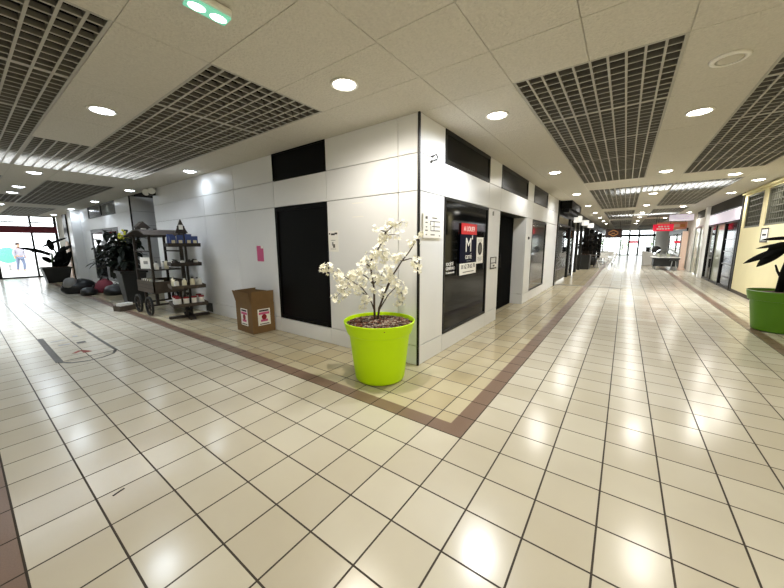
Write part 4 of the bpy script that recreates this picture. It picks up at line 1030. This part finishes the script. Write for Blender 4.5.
def make_table(): 
    t = thing('cafe_table', '', 'table', (0, 0, 0), group='cafe tables')
    MB().lathe([(0, .71), (.38, .71), (.39, .725), (.38, .74), (0, .74)], n=28).build('tabletop', M['woodlight'], t, smooth=False)
    MB().tube([(0, 0, .03), (0, 0, .71)], .03).build('column', M['frame'], t)
    MB().lathe([(0, 0), (.24, 0), (.22, .025), (.04, .04), (0, .04)], n=20).build('base', M['frame'], t)
    return t
tb0, ch0 = make_table(), make_chair()
tabs = [(20.9, .55, 'cafe table nearest the black planter box'), (23.9, .15, 'cafe table second along the cafe front'), (27.4, .5, 'cafe table farthest along the cafe front, under the brown sign')]
chs = [(20.0, .1, 2.0, 'white slatted chair at the near side of the nearest cafe table'), (21.6, -.05, .8, 'white slatted chair at the corridor side of the nearest cafe table'), (20.9, -.3, 3.0, 'white slatted chair pulled out furthest into the corridor'),
       (23.0, -.1, 1.7, 'white slatted chair at the near side of the second cafe table'), (24.7, -.2, -1.2, 'white slatted chair at the far side of the second cafe table'), (26.5, .3, 1.6, 'white slatted chair at the farthest cafe table')]
for i, (x, y, lab) in enumerate(tabs):
    o = tb0 if i == 0 else copy_tree(tb0); o.location = (x, y, 0); o['label'] = lab
for i, (x, y, a, lab) in enumerate(chs):
    o = ch0 if i == 0 else copy_tree(ch0); o.location = (x, y, 0); o.rotation_euler.z = a; o['label'] = lab
# white bistro set seen through the shop glass
for x, y, a, lab in ((12.3, 3.2, .4, 'white slatted chair inside the shop seen through the first glass pane'), (13.4, 4.3, 2.2, 'white slatted chair inside the shop by the back window')):
    o = copy_tree(ch0); o.location = (x, y, 0); o.rotation_euler.z = a; o['label'] = lab
o = copy_tree(tb0); o.location = (12.9, 3.8, 0); o['label'] = 'small round table inside the shop behind the glass front'
t = thing('monitor', 'dark screen on a stand inside the shop near the back window', 'screen', (13.5, 5.9, 0))
MB().box(-.3, -.03, 1.15, .3, .03, 1.55).build('screen', M['blackglass'], t); MB().tube([(0, 0, .02), (0, 0, 1.2)], .03).build('pole', M['frame'], t); MB().lathe([(0, 0), (.25, 0), (.2, .03), (0, .03)], n=18).build('base', M['frame'], t)
t = thing('serving_counter', 'long dark serving counter inside the cafe', 'counter', (20.0, YF+2.3, 0))
MB().box(-2.5, -.35, 0, 2.5, .35, 1.02).build('body', M['wood'], t); MB().box(-2.55, -.4, 1.02, 2.55, .4, 1.06).build('worktop', M['frame'], t)

# hanging brown sign with an orange emblem
t = thing('hanging_sign', 'dark brown hanging sign with an orange lozenge emblem above the cafe tables', 'sign', (25, -.17, 2.11))
MB().box(-.04, -.45, -.31, .04, .45, .31).build('board', M['brown'], t, bevel=.01)
b = MB()
for s, z0 in ((1, .06), (-1, -.02)):
    for y0, y1 in ((-.28, 0), (.28, 0)):
        p, q = Vector((-.042, y0, z0)), Vector((-.042, y1, z0+s*.16)); d_ = (q-p).normalized(); n_v = Vector((0, -d_.z, d_.y))*.028
        b.hexa([p-n_v, q-n_v, q+n_v, p+n_v], [v+Vector((-.006, 0, 0)) for v in (p-n_v, q-n_v, q+n_v, p+n_v)])
b.box(-.048, -.1, -.02, -.042, .1, .04)
b.build('emblem', M['gold'], t)
for y in (-.35, .35): MB().tube([(0, y, .31), (0, y, H-2.11)], .008).build('hanger', M['frame'], t)

# ------------------------------------------------------------------ right side of the right corridor
# shop front past the cream wall
struct(MB().box(11.6, YR-.12, 0, 11.75, YR+.02, 3.5).build('trim_12', M['frame']))
struct(MB().box(11.75, YR-2.6, 0, 19.2, YR-2.5, 3.5).box(11.75, YR-2.5, 0, 11.85, YR-.12, 3.5).build('wall_shop_back', M['plaster']))
struct(MB().box(11.75, YR-2.5, H, 19.2, YR-.05, H+.03).build('ceiling_shop', M['ceil']))
struct(MB().box(11.75, YR-.1, 2.56, 19.2, YR, H).build('wall_shop_header', M['backing']))
o = MB().box(11.8, YR-.06, 2.14, 15.9, YR+.05, 2.5).build('lit_fascia', M['lilac'], bevel=.01); tag(o, 'lilac-white lit fascia over the shop windows past the cream wall', 'sign')
b = MB()
for x in (11.76, 13.3, 14.6, 15.95): b.box(x, YR-.05, 0, x+.08, YR+.03, 2.14)
b.box(11.76, YR-.05, 0, 16.0, YR+.02, .08).box(11.76, YR-.05, 2.08, 16, YR+.02, 2.14)
r = struct(b.build('window_20', M['frame']))
MB().box(11.84, YR-.02, .08, 13.3, YR-.01, 2.08).build('pane', M['blackglass'], r)
MB().box(13.38, YR-.02, .08, 14.6, YR-.01, 2.08).build('pane', M['palepane'], r)
MB().box(14.68, YR-.02, .08, 15.95, YR-.01, 2.08).build('pane', M['blackglass'], r)
for k, z in enumerate((.75, 1.15, 1.55)):
    o = MB().box(11.95, YR-.009, z, 13.2, YR+.0, z+.03).build('display_ledge', M['metal']); tag(o, 'thin metal ledge on the dark shop window, ' + ['lowest of three', 'middle of three', 'topmost of three'][k], 'ledge', 'ledges on the dark shop window')
struct(MB().box(16.2, YR-.05, 0, 16.5, YR+.12, H).build('trim_13', M['white'], bevel=.01))
b = MB()
for x in (16.5, 17.8, 19.1): b.box(x, YR-.05, 0, x+.08, YR+.02, 2.2)
b.box(16.5, YR-.05, 2.12, 19.2, YR+.02, 2.2)
r = struct(b.build('window_21', M['metal'])); MB().box(16.58, YR-.02, .05, 19.1, YR-.01, 2.12).build('pane', M['palepane'], r)
struct(MB().box(16.2, YR-.1, 2.2, 19.2, YR, 2.56).build('trim_14', M['white']))
struct(MB().box(19.2, YR-.1, 0, XE, YR, 3.5).build('wall_right_far', M['plaster']))
# second, deeper glass front between the pillars
r = struct(MB().box(21.5, YR, 2.0, 30, YR+.06, 2.25).box(21.5, YR, 0, 21.58, YR+.05, 2).box(23.4, YR, 0, 23.48, YR+.05, 2).box(25.6, YR, 0, 25.68, YR+.05, 2).box(29.9, YR, 0, 30, YR+.05, 2).build('window_22', M['frame']))
MB().box(21.5, YR+.005, 0, 30, YR+.02, 2).build('pane', M['palepane'], r)
t = thing('salmon_pillar', 'salmon pink square pillar between kiosk and shop windows', 'pillar', (20.7, -3.42, 0))
MB().box(-.11, -.11, 0, .11, .11, 2.05).build('shaft', M['pinkcol'], t, bevel=.01); MB().box(-.14, -.14, 0, .14, .14, .1).build('base', M['pinkcol'], t)
t = thing('lit_sign', 'lilac-white lit panel sign hanging from the ceiling above the salmon pillar', 'sign', (20.2, -3.12, 2.73))
MB().box(-.05, -.47, -.155, .05, .47, .155).build('panel', M['lilac'], t); MB().box(.05, -.49, -.165, .08, .49, .165).build('backplate', M['frame'], t)
for z in (-.05, .03): MB().box(-.053, -.3, z-.008, -.05, .3, z+.008).build('printed_line', M['markpale'], t)
t = thing('banner_sign', 'orange and pink printed banner sign behind the red sign', 'sign', (22, -3.1, 2.4))
MB().box(-.04, -.48, -.2, .04, .85, .2).build('panel', M['orange'], t)
for y, w, m_ in ((.5, .3, 'redlit'), (-.05, .25, 'pinkcol'), (-.3, .2, 'gold')): MB().box(-.045, y-w/2, -.09, -.04, y+w/2, .08).build('printed_block', M[m_], t)
for y in (-.4, .75): MB().tube([(0, y, .2), (0, y, H-2.4)], .01).build('hanger', M['frame'], t)
t = thing('red_sign', 'red lit box sign with white lettering above the kiosk', 'sign', (21, -2.5, 2.27))
MB().box(-.08, -.43, -.18, .08, .43, .18).build('box', M['redlit'], t, bevel=.01)
for z, segs in ((.06, (-.2, -.08, .06, .17)), (-.06, (-.24, -.12, 0, .11, .23))):
    for y in segs: MB().box(-.086, y-.045, z-.035, -.08, y+.045, z+.035).build('white_stroke', M['paper'], t)
for y in (-.3, .3): MB().tube([(0, y, .18), (0, y, H-2.27)], .01).build('hanger', M['frame'], t)
o = MB().box(24, -3.58, 1.43, 24.05, -3.33, 1.55).build('red_plate', M['redlit']); tag(o, 'small red plate sign farther back between the kiosk and the salmon pillar', 'sign')
# mall kiosk
t = thing('kiosk', 'dark wooden kiosk with a curved glass display case in the right corridor', 'kiosk', (21.3, -2.75, 0))
MB().box(-.7, -.5, .18, .7, .5, .62).box(-.75, -.58, .56, .75, .55, .64).build('body', M['potblack'], t, bevel=.02)
MB().box(-.78, -.6, .64, .78, .6, .69).build('countertop', M['white'], t, bevel=.01)
for x in (-.6, .6):
    for y in (-.42, .42): MB().tube([(x, y, 0), (x, y, .2)], .035).build('leg', M['metal'], t)
b = MB(); n = 12
for k in range(n):
    a0, a1 = PI*k/n, PI*(k+1)/n
    b.hexa([(-.7, .5*math.cos(a0), .69+.42*math.sin(a0)), (.7, .5*math.cos(a0), .69+.42*math.sin(a0)), (.7, .5*math.cos(a1), .69+.42*math.sin(a1)), (-.7, .5*math.cos(a1), .69+.42*math.sin(a1))],
           [(-.7, .51*math.cos(a0), .69+.43*math.sin(a0)), (.7, .51*math.cos(a0), .69+.43*math.sin(a0)), (.7, .51*math.cos(a1), .69+.43*math.sin(a1)), (-.7, .51*math.cos(a1), .69+.43*math.sin(a1))])
b.build('glass_case', M['glass'], t)
for k, (y, m_) in enumerate(((-.32, 'metal'), (-.1, 'palepane'), (.12, 'metal'), (.32, 'palepane'))): MB().box(-.6, y-.07, .69, .6, y+.07, .82+.05*(k % 2)).build('display_stand', M[m_], t)
for p0, p1 in (((-.7, .5, .69), (-.7, .5, .71)),):
    MB().tube([(-.7, .5*math.cos(PI*k/16), .69+.42*math.sin(PI*k/16)) for k in range(17)], .012, 6).build('case_frame', M['metal'], t)
t = thing('kiosk_stool', 'dark stool beside the salmon pillar at the kiosk', 'stool', (20.1, -3.05, 0))
MB().lathe([(0, .5), (.18, .5), (.18, .56), (0, .56)], n=18).build('seat', M['bagblack'], t)
for k in range(4): MB().tube([(.16*math.cos(PI/4+PI*k/2), .16*math.sin(PI/4+PI*k/2), 0), (.1*math.cos(PI/4+PI*k/2), .1*math.sin(PI/4+PI*k/2), .5)], .014, 6).build('leg', M['metal'], t)
t = thing('covered_stall', 'low stall under a pale grey cloth on the corridor side of the kiosk', 'stall', (24.5, -2.35, 0))
MB().hexa([(-.5, -.4, 0), (.5, -.4, 0), (.5, .45, 0), (-.5, .45, 0)], [(-.45, -.38, .7), (.45, -.38, .7), (.45, .5, .95), (-.45, .5, .95)]).build('cloth', M['concrete'], t, bevel=.04); MB().ell((0, -.2, .98), (.25, .25, .28), 14, 10).build('bundle', M['bagblack'], t, smooth=True)

# ------------------------------------------------------------------ sky light through the glass
w = bpy.data.worlds.new('world'); SC.world = w; w.use_nodes = True
bg = w.node_tree.nodes['Background']; bg.inputs['Color'].default_value = (0.93, 0.98, 1.0, 1); bg.inputs['Strength'].default_value = 4.6

# ------------------------------------------------------------------ view
vs = SC.view_settings
vs.view_transform = 'Standard'; vs.look = 'None'; vs.gamma = 1.0; vs.use_curve_mapping = False; vs.exposure = -0.06
SC.cycles.use_denoising = True
SC.cycles.max_bounces = 10; SC.cycles.diffuse_bounces = 5; SC.cycles.transparent_max_bounces = 16
SC.cycles.sample_clamp_indirect = 6.0
